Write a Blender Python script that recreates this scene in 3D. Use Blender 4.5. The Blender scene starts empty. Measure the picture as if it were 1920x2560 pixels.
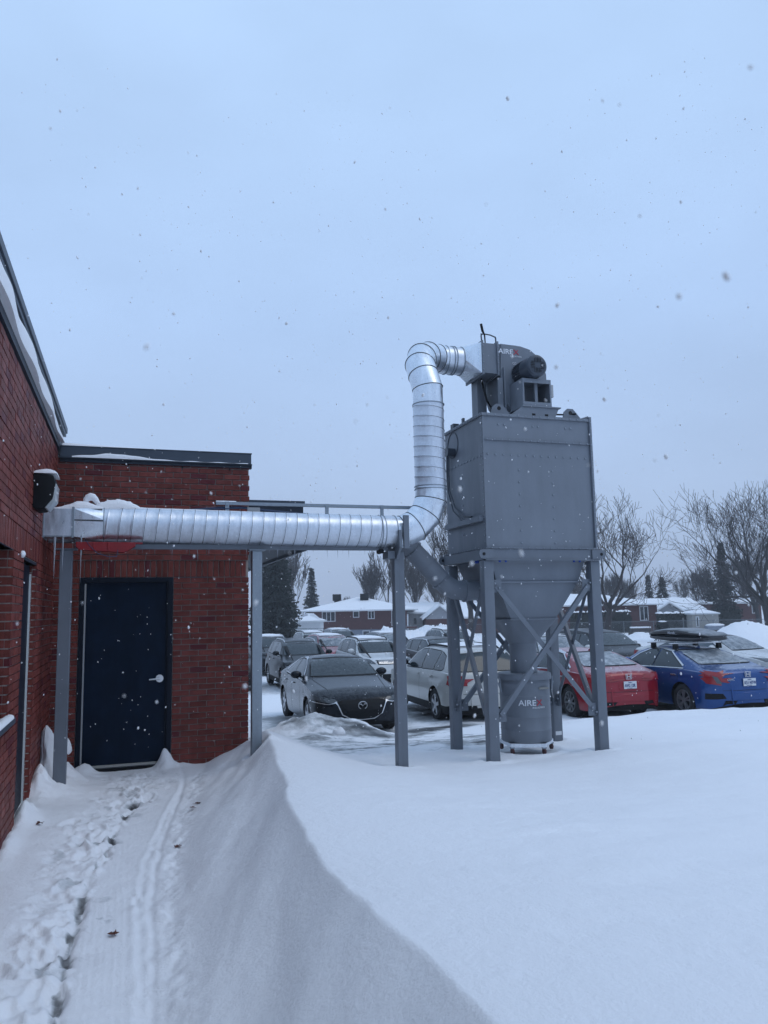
import bpy, bmesh, math, random
import numpy as np
from mathutils import Vector, Matrix, noise as mnoise
from mathutils.bvhtree import BVHTree
from mathutils.geometry import delaunay_2d_cdt
PI = math.pi
random.seed(7); np.random.seed(7)
SC = bpy.context.scene
COL = SC.collection

# ------------------------------------------------------------------ camera, world, sun, exposure
YAW, PITCH, ROLL, EYE = 0.314834, 0.124476, 0.0190964, 1.77156
cam_d = bpy.data.cameras.new('camera')
cam = bpy.data.objects.new('camera', cam_d); COL.objects.link(cam); SC.camera = cam
F = Vector((math.sin(YAW)*math.cos(PITCH), math.cos(YAW)*math.cos(PITCH), math.sin(PITCH)))
R0 = Vector((math.cos(YAW), -math.sin(YAW), 0)); U0 = R0.cross(F)
RR = R0*math.cos(ROLL)-U0*math.sin(ROLL); UU = R0*math.sin(ROLL)+U0*math.cos(ROLL)
M3 = Matrix((RR, UU, -F)).transposed()
cam.matrix_world = Matrix.Translation((0, 0, EYE)) @ M3.to_4x4()
cam_d.sensor_fit = 'VERTICAL'; cam_d.sensor_height = 36.0; cam_d.lens = 1941.8/2560*36
cam_d.clip_start = 0.05; cam_d.clip_end = 3000
cam_d.dof.use_dof = True; cam_d.dof.focus_distance = 10.5; cam_d.dof.aperture_fstop = 6.3

SUN_EL, SUN_AZ = math.radians(57), math.radians(130)      # azimuth clockwise from +Y
W = bpy.data.worlds.new('World'); SC.world = W; W.use_nodes = True
nt = W.node_tree; nt.nodes.clear()
def N(nt, t, **k):
    n = nt.nodes.new(t)
    for a, b in k.items(): setattr(n, a, b)
    return n
out = N(nt, 'ShaderNodeOutputWorld'); bg = N(nt, 'ShaderNodeBackground')
sky = N(nt, 'ShaderNodeTexSky', sky_type='NISHITA'); sky.sun_disc = False
sky.sun_elevation = SUN_EL; sky.sun_rotation = SUN_AZ; sky.dust_density = 4; sky.air_density = 1; sky.ozone_density = 2
bg.inputs['Strength'].default_value = 0.1
tc = N(nt, 'ShaderNodeTexCoord'); sep = N(nt, 'ShaderNodeSeparateXYZ')
nt.links.new(tc.outputs['Generated'], sep.inputs[0])
ramp = N(nt, 'ShaderNodeValToRGB')          # overcast cloud deck: a little paler and greyer towards the horizon
e = ramp.color_ramp.elements
e[0].position = 0.0; e[0].color = (.450, .568, .795, 1)
e[1].position = 1.0; e[1].color = (.515, .722, 1.05, 1)
m_ = e.new(.10); m_.color = (.455, .592, .840, 1)
m_ = e.new(.35); m_.color = (.470, .655, .975, 1)
m_ = e.new(.62); m_.color = (.508, .715, 1.04, 1)
nt.links.new(sep.outputs['Z'], ramp.inputs[0])
mp = N(nt, 'ShaderNodeMapping'); mp.inputs['Scale'].default_value = (1.2, 1.2, 2.6)
nz = N(nt, 'ShaderNodeTexNoise'); nz.inputs['Scale'].default_value = 1.6; nz.inputs['Detail'].default_value = 5; nz.inputs['Roughness'].default_value = .5
nt.links.new(tc.outputs['Generated'], mp.inputs[0]); nt.links.new(mp.outputs[0], nz.inputs['Vector'])
mr = N(nt, 'ShaderNodeMapRange'); mr.inputs[1].default_value = .3; mr.inputs[2].default_value = .7; mr.inputs[3].default_value = 9.0; mr.inputs[4].default_value = 10.55
nt.links.new(nz.outputs[0], mr.inputs[0])
mul = N(nt, 'ShaderNodeVectorMath', operation='SCALE')
nt.links.new(ramp.outputs[0], mul.inputs[0]); nt.links.new(mr.outputs[0], mul.inputs['Scale'])
mix = N(nt, 'ShaderNodeMixRGB'); mix.inputs[0].default_value = .94
nt.links.new(sky.outputs[0], mix.inputs[1]); nt.links.new(mul.outputs[0], mix.inputs[2])
nt.links.new(mix.outputs[0], bg.inputs[0]); nt.links.new(bg.outputs[0], out.inputs[0])

sl = bpy.data.lights.new('sun', 'SUN'); sl.energy = 0.5; sl.angle = math.radians(34); sl.color = (1.0, .96, .90)
so = bpy.data.objects.new('sun', sl); COL.objects.link(so)
sd = Vector((math.sin(SUN_AZ)*math.cos(SUN_EL), math.cos(SUN_AZ)*math.cos(SUN_EL), math.sin(SUN_EL)))
so.rotation_euler = sd.to_track_quat('Z', 'Y').to_euler()

SC.view_settings.view_transform = 'Standard'; SC.view_settings.look = 'None'
SC.view_settings.exposure = 0.05; SC.view_settings.gamma = 1; SC.view_settings.use_curve_mapping = False
SC.render.engine = 'CYCLES'
SC.cycles.use_denoising = True
try: SC.cycles.denoiser = 'OPENIMAGEDENOISE'
except Exception: pass
SC.cycles.max_bounces = 8; SC.cycles.diffuse_bounces = 4; SC.cycles.glossy_bounces = 4; SC.cycles.transmission_bounces = 6; SC.cycles.volume_bounces = 0
SC.cycles.use_adaptive_sampling = True; SC.cycles.adaptive_threshold = .012
SC.cycles.caustics_reflective = False; SC.cycles.caustics_refractive = False
SC.cycles.volume_step_rate = 5

# ------------------------------------------------------------------ materials
MATS = {}
def mat(name, col, rough=.6, metal=0., var=0., vscale=4., bump=0., bscale=60., spec=None, coat=0., rand=0., rand2=None, trans=0., dust=None):
    """procedural principled material. var: noise tint; rand: per piece tint; dust: (amount, scale) light snow on upward faces"""
    if name in MATS: return MATS[name]
    m = bpy.data.materials.new(name); m.use_nodes = True; MATS[name] = m
    t = m.node_tree; b = t.nodes['Principled BSDF']; L = t.links.new
    b.inputs['Base Color'].default_value = (*col, 1); b.inputs['Roughness'].default_value = rough; b.inputs['Metallic'].default_value = metal
    if spec is not None: b.inputs['Specular IOR Level'].default_value = spec
    if coat: b.inputs['Coat Weight'].default_value = coat; b.inputs['Coat Roughness'].default_value = .08
    if trans: b.inputs['Transmission Weight'].default_value = trans; b.inputs['IOR'].default_value = 1.31
    geo = N(t, 'ShaderNodeNewGeometry')
    src = None
    if var or rand:
        base = N(t, 'ShaderNodeRGB'); base.outputs[0].default_value = (*col, 1); src = base.outputs[0]
        hsv = N(t, 'ShaderNodeHueSaturation'); L(src, hsv.inputs['Color']); src = hsv.outputs[0]
        val = None
        if var:
            n = N(t, 'ShaderNodeTexNoise'); n.inputs['Scale'].default_value = vscale; n.inputs['Detail'].default_value = 6; n.inputs['Roughness'].default_value = .65
            L(geo.outputs['Position'], n.inputs['Vector'])
            a = N(t, 'ShaderNodeMapRange'); a.inputs[1].default_value = .25; a.inputs[2].default_value = .75
            a.inputs[3].default_value = 1-var; a.inputs[4].default_value = 1+var; L(n.outputs[0], a.inputs[0]); val = a.outputs[0]
        if rand:
            oi = N(t, 'ShaderNodeObjectInfo'); ad = N(t, 'ShaderNodeMath', operation='ADD')
            L(oi.outputs['Random'], ad.inputs[0]); L(geo.outputs['Random Per Island'], ad.inputs[1])
            fr = N(t, 'ShaderNodeMath', operation='FRACT'); L(ad.outputs[0], fr.inputs[0])
            a = N(t, 'ShaderNodeMapRange'); a.inputs[3].default_value = 1-rand; a.inputs[4].default_value = 1+rand; L(fr.outputs[0], a.inputs[0])
            if val is not None:
                mm = N(t, 'ShaderNodeMath', operation='MULTIPLY'); L(val, mm.inputs[0]); L(a.outputs[0], mm.inputs[1]); val = mm.outputs[0]
            else: val = a.outputs[0]
            if rand2:
                mx = N(t, 'ShaderNodeMixRGB'); g = N(t, 'ShaderNodeMath', operation='GREATER_THAN'); g.inputs[1].default_value = .91
                L(fr.outputs[0], g.inputs[0]); L(g.outputs[0], mx.inputs[0]); L(src, mx.inputs[1]); mx.inputs[2].default_value = (*rand2, 1); src = mx.outputs[0]
        L(val, hsv.inputs['Value'])
    if dust:
        am, scl = dust
        n = N(t, 'ShaderNodeTexNoise'); n.inputs['Scale'].default_value = scl; n.inputs['Detail'].default_value = 8; n.inputs['Roughness'].default_value = .7
        L(geo.outputs['Position'], n.inputs['Vector'])
        sp = N(t, 'ShaderNodeSeparateXYZ'); L(geo.outputs['Normal'], sp.inputs[0])
        a = N(t, 'ShaderNodeMapRange'); a.inputs[1].default_value = .25; a.inputs[2].default_value = .95; L(sp.outputs['Z'], a.inputs[0])
        m1 = N(t, 'ShaderNodeMath', operation='MULTIPLY'); L(a.outputs[0], m1.inputs[0]); L(n.outputs[0], m1.inputs[1])
        m2 = N(t, 'ShaderNodeMapRange'); m2.inputs[1].default_value = .36; m2.inputs[2].default_value = .80; m2.inputs[3].default_value = 0; m2.inputs[4].default_value = am
        L(m1.outputs[0], m2.inputs[0])
        mx = N(t, 'ShaderNodeMixRGB'); L(m2.outputs[0], mx.inputs[0])
        if src is None: mx.inputs[1].default_value = (*col, 1)
        else: L(src, mx.inputs[1])
        mx.inputs[2].default_value = (.8, .82, .85, 1); src = mx.outputs[0]
        rr = N(t, 'ShaderNodeMapRange'); rr.inputs[3].default_value = rough; rr.inputs[4].default_value = .85; L(m2.outputs[0], rr.inputs[0]); L(rr.outputs[0], b.inputs['Roughness'])
    if src is not None: L(src, b.inputs['Base Color'])
    if bump:
        n = N(t, 'ShaderNodeTexNoise'); n.inputs['Scale'].default_value = bscale; n.inputs['Detail'].default_value = 5
        L(geo.outputs['Position'], n.inputs['Vector'])
        bp = N(t, 'ShaderNodeBump'); bp.inputs['Strength'].default_value = min(1, bump); bp.inputs['Distance'].default_value = .01; L(n.outputs[0], bp.inputs['Height']); L(bp.outputs[0], b.inputs['Normal'])
    return m

M_brick = mat('red_brick', (.180, .048, .039), .85, var=.3, vscale=9, bump=.5, bscale=110, rand=.20, rand2=(.12, .026, .030), spec=.12)
M_mortar = mat('mortar', (.36, .32, .295), .9, var=.2, vscale=12)
M_flash = mat('dark_flashing', (.020, .028, .042), .5, spec=.3, var=.12, vscale=3)
M_fascia = mat('grey_coping_metal', (.050, .066, .090), .45, spec=.35, var=.1, vscale=2)
M_door = mat('navy_door_paint', (.0035, .012, .030), .6, spec=.12, var=.25, vscale=5, bump=.25, bscale=300)
M_frame = mat('navy_frame_paint', (.004, .009, .020), .55, spec=.2)
M_strip = mat('pale_weather_strip', (.36, .37, .38), .5)
M_chrome = mat('satin_metal', (.62, .62, .63), .28, metal=1)
M_glassdk = mat('dark_glass', (.012, .018, .024), .08, spec=.7)
M_grey = mat('grey_machine_paint', (.170, .192, .225), .48, var=.09, vscale=1.7, bump=.08, bscale=25)
def grime(m, amt=.16):
    t = m.node_tree; L = t.links.new; b = t.nodes['Principled BSDF']; src = b.inputs['Base Color'].links[0].from_socket
    geo = N(t, 'ShaderNodeNewGeometry'); mp = N(t, 'ShaderNodeMapping'); mp.inputs['Scale'].default_value = (3.5, 3.5, .6); n = N(t, 'ShaderNodeTexNoise'); n.inputs['Scale'].default_value = 1.6; n.inputs['Detail'].default_value = 7; n.inputs['Roughness'].default_value = .62
    L(geo.outputs['Position'], mp.inputs[0]); L(mp.outputs[0], n.inputs['Vector'])
    a = N(t, 'ShaderNodeMapRange'); a.inputs[1].default_value = .3; a.inputs[2].default_value = .72; a.inputs[3].default_value = 1+amt*.7; a.inputs[4].default_value = 1-amt; L(n.outputs[0], a.inputs[0])
    hs = N(t, 'ShaderNodeHueSaturation'); L(src, hs.inputs['Color']); L(a.outputs[0], hs.inputs['Value']); L(hs.outputs[0], b.inputs['Base Color'])
    r_ = N(t, 'ShaderNodeMapRange'); r_.inputs[1].default_value = .3; r_.inputs[2].default_value = .7; r_.inputs[3].default_value = .40; r_.inputs[4].default_value = .62; L(n.outputs[0], r_.inputs[0]); L(r_.outputs[0], b.inputs['Roughness'])
grime(M_grey, .07); grime(M_door, .25); grime(M_brick, .10)
M_greyd = mat('grey_frame_paint', (.140, .160, .190), .5, var=.12, vscale=3)
M_bolt = mat('zinc_bolt', (.26, .29, .33), .35, metal=.5)
M_blue = mat('blue_bolt', (.01, .06, .35), .5)
M_motor = mat('dark_motor_paint', (.040, .052, .072), .38)
M_black = mat('black_plastic', (.006, .007, .009), .6, spec=.2)
M_cable = mat('dark_blue_cable', (.012, .035, .09), .45)
M_redpl = mat('red_plastic', (.24, .004, .008), .35, var=.2, vscale=5)
M_orange = mat('terracotta', (.16, .045, .022), .8)
M_ice = mat('ice', (.75, .82, .9), .12, trans=.6)
M_white = mat('white_lettering', (.72, .74, .78), .5)
M_red = mat('red_lettering', (.42, .03, .05), .5)
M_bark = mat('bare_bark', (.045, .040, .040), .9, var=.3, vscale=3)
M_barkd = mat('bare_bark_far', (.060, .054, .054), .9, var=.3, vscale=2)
M_hbrick = mat('house_brick', (.095, .044, .042), .9, var=.2, vscale=5, rand=.2)
M_hwhite = mat('white_siding', (.62, .64, .66), .6, var=.04)
M_hgrey = mat('grey_siding', (.30, .31, .33), .7, var=.08)
M_hfound = mat('grey_foundation', (.20, .23, .28), .8, var=.1)
M_fence = mat('galvanised_fence', (.16, .18, .20), .6)
M_wood = mat('brown_fence_wood', (.10, .075, .06), .85, var=.3, vscale=2)
M_tyre = mat('tyre_rubber', (.018, .018, .020), .85, dust=(.5, 14))
M_rim = mat('alloy_rim', (.38, .39, .41), .32, metal=.75)
M_under = mat('car_underside', (.008, .008, .009), .8)
M_cglass = mat('car_glass', (.022, .034, .040), .10, spec=.5, dust=(.10, 16))
M_cglass2 = mat('frosted_car_glass', (.10, .125, .145), .4, spec=.5, var=.35, vscale=5, dust=(.8, 7))
M_tail = mat('red_tail_lens', (.26, .008, .012), .2, spec=.7)
M_lens = mat('clear_lens', (.07, .08, .09), .1, spec=.6)
M_amber = mat('amber_lens', (.35, .12, .03), .2)
M_plate = mat('plate_white', (.62, .64, .66), .5)
M_pltxt = mat('plate_blue_text', (.03, .06, .20), .5)
M_seam = mat('panel_gap', (.004, .004, .005), .8)
M_leaf = mat('dead_leaf', (.10, .035, .025), .8)
M_alu = mat('aluminium_threshold', (.45, .45, .42), .35, metal=.9)

def snow_mat(name, col=(.85, .86, .885), bump=.75, bscale=38, attr=False):
    m = bpy.data.materials.new(name); m.use_nodes = True; t = m.node_tree; b = t.nodes['Principled BSDF']; L = t.links.new
    b.inputs['Roughness'].default_value = .75; b.inputs['Specular IOR Level'].default_value = .25
    geo = N(t, 'ShaderNodeNewGeometry')
    n1 = N(t, 'ShaderNodeTexNoise'); n1.inputs['Scale'].default_value = bscale; n1.inputs['Detail'].default_value = 6; n1.inputs['Roughness'].default_value = .7
    L(geo.outputs['Position'], n1.inputs['Vector'])
    bp = N(t, 'ShaderNodeBump'); bp.inputs['Strength'].default_value = bump; bp.inputs['Distance'].default_value = .011
    L(n1.outputs[0], bp.inputs['Height']); L(bp.outputs[0], b.inputs['Normal'])
    b.inputs['Base Color'].default_value = (*col, 1)
    if attr:
        # 'wear' attribute: how far feet and tyres have worn the snow down to ice and asphalt
        at = N(t, 'ShaderNodeAttribute'); at.attribute_name = 'wear'
        n2 = N(t, 'ShaderNodeTexNoise'); n2.inputs['Scale'].default_value = 3.2; n2.inputs['Detail'].default_value = 9; n2.inputs['Roughness'].default_value = .72
        L(geo.outputs['Position'], n2.inputs['Vector'])
        ad = N(t, 'ShaderNodeMath', operation='ADD'); L(at.outputs['Fac'], ad.inputs[0]); L(n2.outputs[0], ad.inputs[1])
        cr = N(t, 'ShaderNodeValToRGB'); ee = cr.color_ramp.elements
        ee[0].position = .0; ee[0].color = (*col, 1); ee[1].position = 1; ee[1].color = (.05, .052, .055, 1)
        a = ee.new(.56); a.color = (*col, 1); a = ee.new(.70); a.color = (.52, .54, .56, 1); a = ee.new(.84); a.color = (.24, .245, .25, 1)
        mrr = N(t, 'ShaderNodeMapRange'); mrr.inputs[1].default_value = .2; mrr.inputs[2].default_value = 1.7; L(ad.outputs[0], mrr.inputs[0])
        L(mrr.outputs[0], cr.inputs[0]); L(cr.outputs[0], b.inputs['Base Color'])
        rg = N(t, 'ShaderNodeMapRange'); rg.inputs[1].default_value = .5; rg.inputs[2].default_value = .9; rg.inputs[3].default_value = .75; rg.inputs[4].default_value = .4
        L(mrr.outputs[0], rg.inputs[0]); L(rg.outputs[0], b.inputs['Roughness'])
    MATS[name] = m
    return m
M_snow = snow_mat('snow')
M_ground = snow_mat('ground_snow', attr=True)
M_snowroof = snow_mat('roof_snow', bump=.3, bscale=4)

# galvanised sheet: spangle patches and rolled streaks
def galv(name, col=(.60, .63, .68), rough=.34):
    m = bpy.data.materials.new(name); m.use_nodes = True; t = m.node_tree; b = t.nodes['Principled BSDF']; L = t.links.new
    b.inputs['Metallic'].default_value = .88
    geo = N(t, 'ShaderNodeNewGeometry')
    v = N(t, 'ShaderNodeTexVoronoi'); v.inputs['Scale'].default_value = 55; L(geo.outputs['Position'], v.inputs['Vector'])
    n = N(t, 'ShaderNodeTexNoise'); n.inputs['Scale'].default_value = 5; n.inputs['Detail'].default_value = 7; n.inputs['Roughness'].default_value = .7
    mp = N(t, 'ShaderNodeMapping'); mp.inputs['Scale'].default_value = (3, .7, .7); L(geo.outputs['Position'], mp.inputs[0]); L(mp.outputs[0], n.inputs['Vector'])
    mr = N(t, 'ShaderNodeMapRange'); mr.inputs[1].default_value = .3; mr.inputs[2].default_value = .7; mr.inputs[3].default_value = rough-.12; mr.inputs[4].default_value = rough+.16
    L(n.outputs[0], mr.inputs[0]); L(mr.outputs[0], b.inputs['Roughness'])
    hs = N(t, 'ShaderNodeHueSaturation'); hs.inputs['Color'].default_value = (*col, 1)
    m2 = N(t, 'ShaderNodeMapRange'); m2.inputs[3].default_value = .94; m2.inputs[4].default_value = 1.05; L(v.outputs['Color'], m2.inputs[0])
    m3 = N(t, 'ShaderNodeMapRange'); m3.inputs[1].default_value = .3; m3.inputs[2].default_value = .7; m3.inputs[3].default_value = .84; m3.inputs[4].default_value = 1.10; L(n.outputs[0], m3.inputs[0])
    mm = N(t, 'ShaderNodeMath', operation='MULTIPLY'); L(m2.outputs[0], mm.inputs[0]); L(m3.outputs[0], mm.inputs[1]); L(mm.outputs[0], hs.inputs['Value'])
    L(hs.outputs[0], b.inputs['Base Color'])
    bp = N(t, 'ShaderNodeBump'); bp.inputs['Strength'].default_value = .25; bp.inputs['Distance'].default_value = .004; L(n.outputs[0], bp.inputs['Height']); L(bp.outputs[0], b.inputs['Normal'])
    MATS[name] = m; return m
M_galv = galv('galvanised_sheet', (.66, .70, .76), .37)
M_galv2 = galv('bright_galvanised_sheet', (.76, .81, .87), .31)
M_galvd = galv('dull_galvanised_steel', (.30, .34, .38), .5)
M_seal = mat('duct_sealant', (.055, .06, .065), .7)

# ------------------------------------------------------------------ mesh helpers
class MB:
    def __init__(s): s.v = []; s.f = []; s.m = []
    def add(s, v, f, mi=0):
        o = len(s.v); s.v += [tuple(p) for p in v]; s.f += [tuple(i+o for i in q) for q in f]; s.m += [mi]*len(f); return s
    def box(s, x0, x1, y0, y1, z0, z1, mi=0):
        v = [(x0,y0,z0),(x1,y0,z0),(x1,y1,z0),(x0,y1,z0),(x0,y0,z1),(x1,y0,z1),(x1,y1,z1),(x0,y1,z1)]
        return s.add(v, [(0,3,2,1),(4,5,6,7),(0,1,5,4),(1,2,6,5),(2,3,7,6),(3,0,4,7)], mi)
    def bar(s, a, b, w, h=None, up=(0,0,1), mi=0):
        a = Vector(a); b = Vector(b); h = h or w; d = (b-a).normalized(); u = Vector(up)
        if abs(d.dot(u)) > .99: u = Vector((0,1,0))
        r = d.cross(u).normalized(); u = r.cross(d)
        v = [p+r*sx*w/2+u*sy*h/2 for p in (a, b) for sx, sy in ((-1,-1),(1,-1),(1,1),(-1,1))]
        return s.add(v, [(0,3,2,1),(4,5,6,7),(0,1,5,4),(1,2,6,5),(2,3,7,6),(3,0,4,7)][0:0] + [(3,2,1,0),(4,5,6,7),(0,1,5,4),(1,2,6,5),(2,3,7,6),(3,0,4,7)], mi)
    def rings(s, rings, cap=True, mi=0, closed=True):
        n = len(rings[0]); o = len(s.v)
        for r in rings: s.v += [tuple(p) for p in r]
        for i in range(len(rings)-1):
            for j in range(n if closed else n-1):
                k = (j+1) % n
                s.f.append((o+i*n+j, o+i*n+k, o+(i+1)*n+k, o+(i+1)*n+j)); s.m.append(mi)
        if cap:
            s.f.append(tuple(o+j for j in reversed(range(n)))); s.m.append(mi)
            s.f.append(tuple(o+(len(rings)-1)*n+j for j in range(n))); s.m.append(mi)
        return s
    def tube(s, path, r, n=12, cap=True, mi=0):
        """mitred tube along a polyline; r a number or one radius per point"""
        P = [Vector(p) for p in path]; rr = r if isinstance(r, (list, tuple)) else [r]*len(P)
        d0 = (P[1]-P[0]).normalized(); u = Vector((0,0,1)) if abs(d0.z) < .9 else Vector((0,1,0))
        u = (u-d0*u.dot(d0)).normalized(); rings = []
        d = d0
        for i, p in enumerate(P):
            if i == 0: din = d0; nb = d0
            elif i == len(P)-1: din = (p-P[i-1]).normalized(); nb = din
            else:
                din = (p-P[i-1]).normalized(); do = (P[i+1]-p).normalized(); nb = (din+do)
                nb = nb.normalized() if nb.length > 1e-6 else din
            u = (u-din*u.dot(din)).normalized(); w = din.cross(u)
            ring = []
            for k in range(n):
                a = 2*PI*k/n; o = (u*math.cos(a)+w*math.sin(a))*rr[i]
                t = -o.dot(nb)/max(.2, din.dot(nb)); ring.append(p+o+din*t)
            rings.append(ring)
        return s.rings(rings, cap, mi)
    def cyl(s, a, b, r, n=16, mi=0): return s.tube([a, b], r, n, True, mi)
    def prism(s, pts, axis, a, b, mi=0):
        """extrude a 2D outline along 'x','y' or 'z'"""
        def P(p, c): return {'x': (c, p[0], p[1]), 'y': (p[0], c, p[1]), 'z': (p[0], p[1], c)}[axis]
        n = len(pts); v = [P(p, a) for p in pts]+[P(p, b) for p in pts]
        f = [tuple(range(n)), tuple(reversed(range(n, 2*n)))]+[(i, (i+1) % n+0, (i+1) % n+n, i+n) for i in range(n)]
        return s.add(v, f, mi)
    def ico(s, c, r, sub=1, jit=0, sc=(1,1,1), mi=0):
        bm = bmesh.new(); bmesh.ops.create_icosphere(bm, subdivisions=sub, radius=1)
        v = [(c[0]+p.co.x*r*sc[0]*(1+random.uniform(-jit, jit)), c[1]+p.co.y*r*sc[1]*(1+random.uniform(-jit, jit)), c[2]+p.co.z*r*sc[2]*(1+random.uniform(-jit, jit))) for p in bm.verts]
        f = [tuple(q.index for q in p.verts) for p in bm.faces]; bm.free(); return s.add(v, f, mi)
    def mesh(s, name, mats, smooth=None, fixn=True):
        me = bpy.data.meshes.new(name); me.from_pydata(s.v, [], s.f)
        for m in (mats if isinstance(mats, (list, tuple)) else [mats]): me.materials.append(m)
        if any(s.m): me.polygons.foreach_set('material_index', s.m)
        if fixn:
            bm = bmesh.new(); bm.from_mesh(me); bmesh.ops.recalc_face_normals(bm, faces=bm.faces); bm.to_mesh(me); bm.free()
        if smooth:
            me.polygons.foreach_set('use_smooth', [True]*len(me.polygons)); me.set_sharp_from_angle(angle=math.radians(smooth))
        me.update(); return me
    def build(s, name, mats, parent=None, smooth=None, bevel=0, fixn=True, **tags):
        me = s.mesh(name, mats, None if bevel else smooth, fixn)
        if bevel:
            bm = bmesh.new(); bm.from_mesh(me)
            bmesh.ops.remove_doubles(bm, verts=bm.verts, dist=1e-5)
            ed = [e for e in bm.edges if len(e.link_faces) == 2 and e.calc_face_angle(0) > .5]
            bmesh.ops.bevel(bm, geom=ed, offset=bevel, segments=2, profile=.6, affect='EDGES', clamp_overlap=True)
            bm.to_mesh(me); bm.free()
            if smooth: me.polygons.foreach_set('use_smooth', [True]*len(me.polygons)); me.set_sharp_from_angle(angle=math.radians(smooth))
        return link(name, me, parent, **tags)

def link(name, data, parent=None, loc=None, **tags):
    o = bpy.data.objects.new(name, data); COL.objects.link(o)
    if loc is not None: o.location = loc
    if parent is not None: o.parent = parent
    for k, v in tags.items(): o[k] = v
    return o
def thing(name, label, category, loc=(0,0,0), rz=0, group=None):
    o = link(name, None, None, loc, label=label, category=category); o.rotation_euler = (0, 0, rz)
    o.empty_display_size = .2
    if group: o['group'] = group
    return o
def copy_tree(root, label, loc=None, rz=None, scale=None, group=None):
    c = root.copy(); COL.objects.link(c); c['label'] = label
    if group: c['group'] = group
    if loc is not None: c.location = loc
    if rz is not None: c.rotation_euler = (0, 0, rz)
    if scale is not None: c.scale = scale if isinstance(scale, tuple) else (scale,)*3
    for ch in list(root.children):
        d = ch.copy(); COL.objects.link(d); d.parent = c
        for g in list(ch.children):
            q = g.copy(); COL.objects.link(q); q.parent = d
    return c
def text(name, s, size, fn, mat_, parent, shear=0, bold=0, ext=.002, sx=1.0):
    """lettering: the word laid out in a plane, then each vertex mapped by fn(u,v,w)"""
    cu = bpy.data.curves.new(name, 'FONT'); cu.body = s; cu.size = size; cu.extrude = ext; cu.offset = bold; cu.shear = shear; cu.resolution_u = 3
    tmp = bpy.data.objects.new('tmp_text', cu); COL.objects.link(tmp)
    dg = bpy.context.evaluated_depsgraph_get(); me = bpy.data.meshes.new_from_object(tmp.evaluated_get(dg)); COL.objects.unlink(tmp); bpy.data.objects.remove(tmp)
    w = max((v.co.x for v in me.vertices), default=0)
    for v in me.vertices: v.co = fn(v.co.x*sx, v.co.y, v.co.z)
    me.materials.clear(); me.materials.append(mat_); me.name = name
    return link(name, me, parent), w*sx

# numpy value noise -------------------------------------------------
def vnoise(x, y, seed=0):
    xi = np.floor(x).astype(np.int64); yi = np.floor(y).astype(np.int64); xf = x-xi; yf = y-yi
    def h(a, b):
        n = (a*374761393+b*668265263+seed*1442695041) & 0xffffffff
        n = ((n ^ (n >> 13))*1274126177) & 0xffffffff
        return ((n ^ (n >> 16)) & 0xffff)/65535.0
    u = xf*xf*xf*(xf*(xf*6-15)+10); v = yf*yf*yf*(yf*(yf*6-15)+10)
    return (h(xi, yi)*(1-u)+h(xi+1, yi)*u)*(1-v)+(h(xi, yi+1)*(1-u)+h(xi+1, yi+1)*u)*v*1.0
def fbm(x, y, oct=4, seed=0, gain=.5):
    a = 1.; s = 0; t = 0
    for i in range(oct):
        s = s+a*(vnoise(x*2**i+i*17.3, y*2**i-i*9.1, seed+i)-.5); t += a; a *= gain
    return s/t*2
def sstep(a, b, x):
    t = np.clip((x-a)/(b-a), 0, 1); return t*t*(3-2*t)

# ------------------------------------------------------------------ the ground
def smooth_interp(y, ys, vs):
    # monotone-ish cubic through the samples
    ys = np.array(ys, float); vs = np.array(vs, float); d = np.gradient(vs, ys)
    i = np.clip(np.searchsorted(ys, y)-1, 0, len(ys)-2); h = ys[i+1]-ys[i]; t = np.clip((y-ys[i])/h, 0, 1)
    return (2*t**3-3*t**2+1)*vs[i]+(t**3-2*t**2+t)*h*d[i]+(-2*t**3+3*t**2)*vs[i+1]+(t**3-t**2)*h*d[i+1]
CR_Y = [-6, 0, 2.15, 2.58, 3.25, 3.92, 5.0, 6.75, 8.2, 9.0, 9.6, 12]
CR_X = [1.05, 1.03, 1.02, 1.02, .97, .94, 1.02, 1.22, 1.40, 1.50, 1.58, 1.9]
CR_H = [.6, .6, .60, .58, .55, .51, .50, .46, .45, .43, .40, .1]
FT_Y = [-6, 2, 3.76, 5.65, 6.5, 7.7, 8.7, 9.5, 12]
FT_X = [.05, .10, .17, .31, .38, .52, .68, .84, 1.2]
def lot_z(y, x=None):
    return np.interp(y, [9.2, 10.2, 12.0, 13.6, 15, 26, 40, 60, 300], [.0, -.04, -.28, -.52, -.6, -.88, -1.0, -1.05, -1.1])
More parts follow.
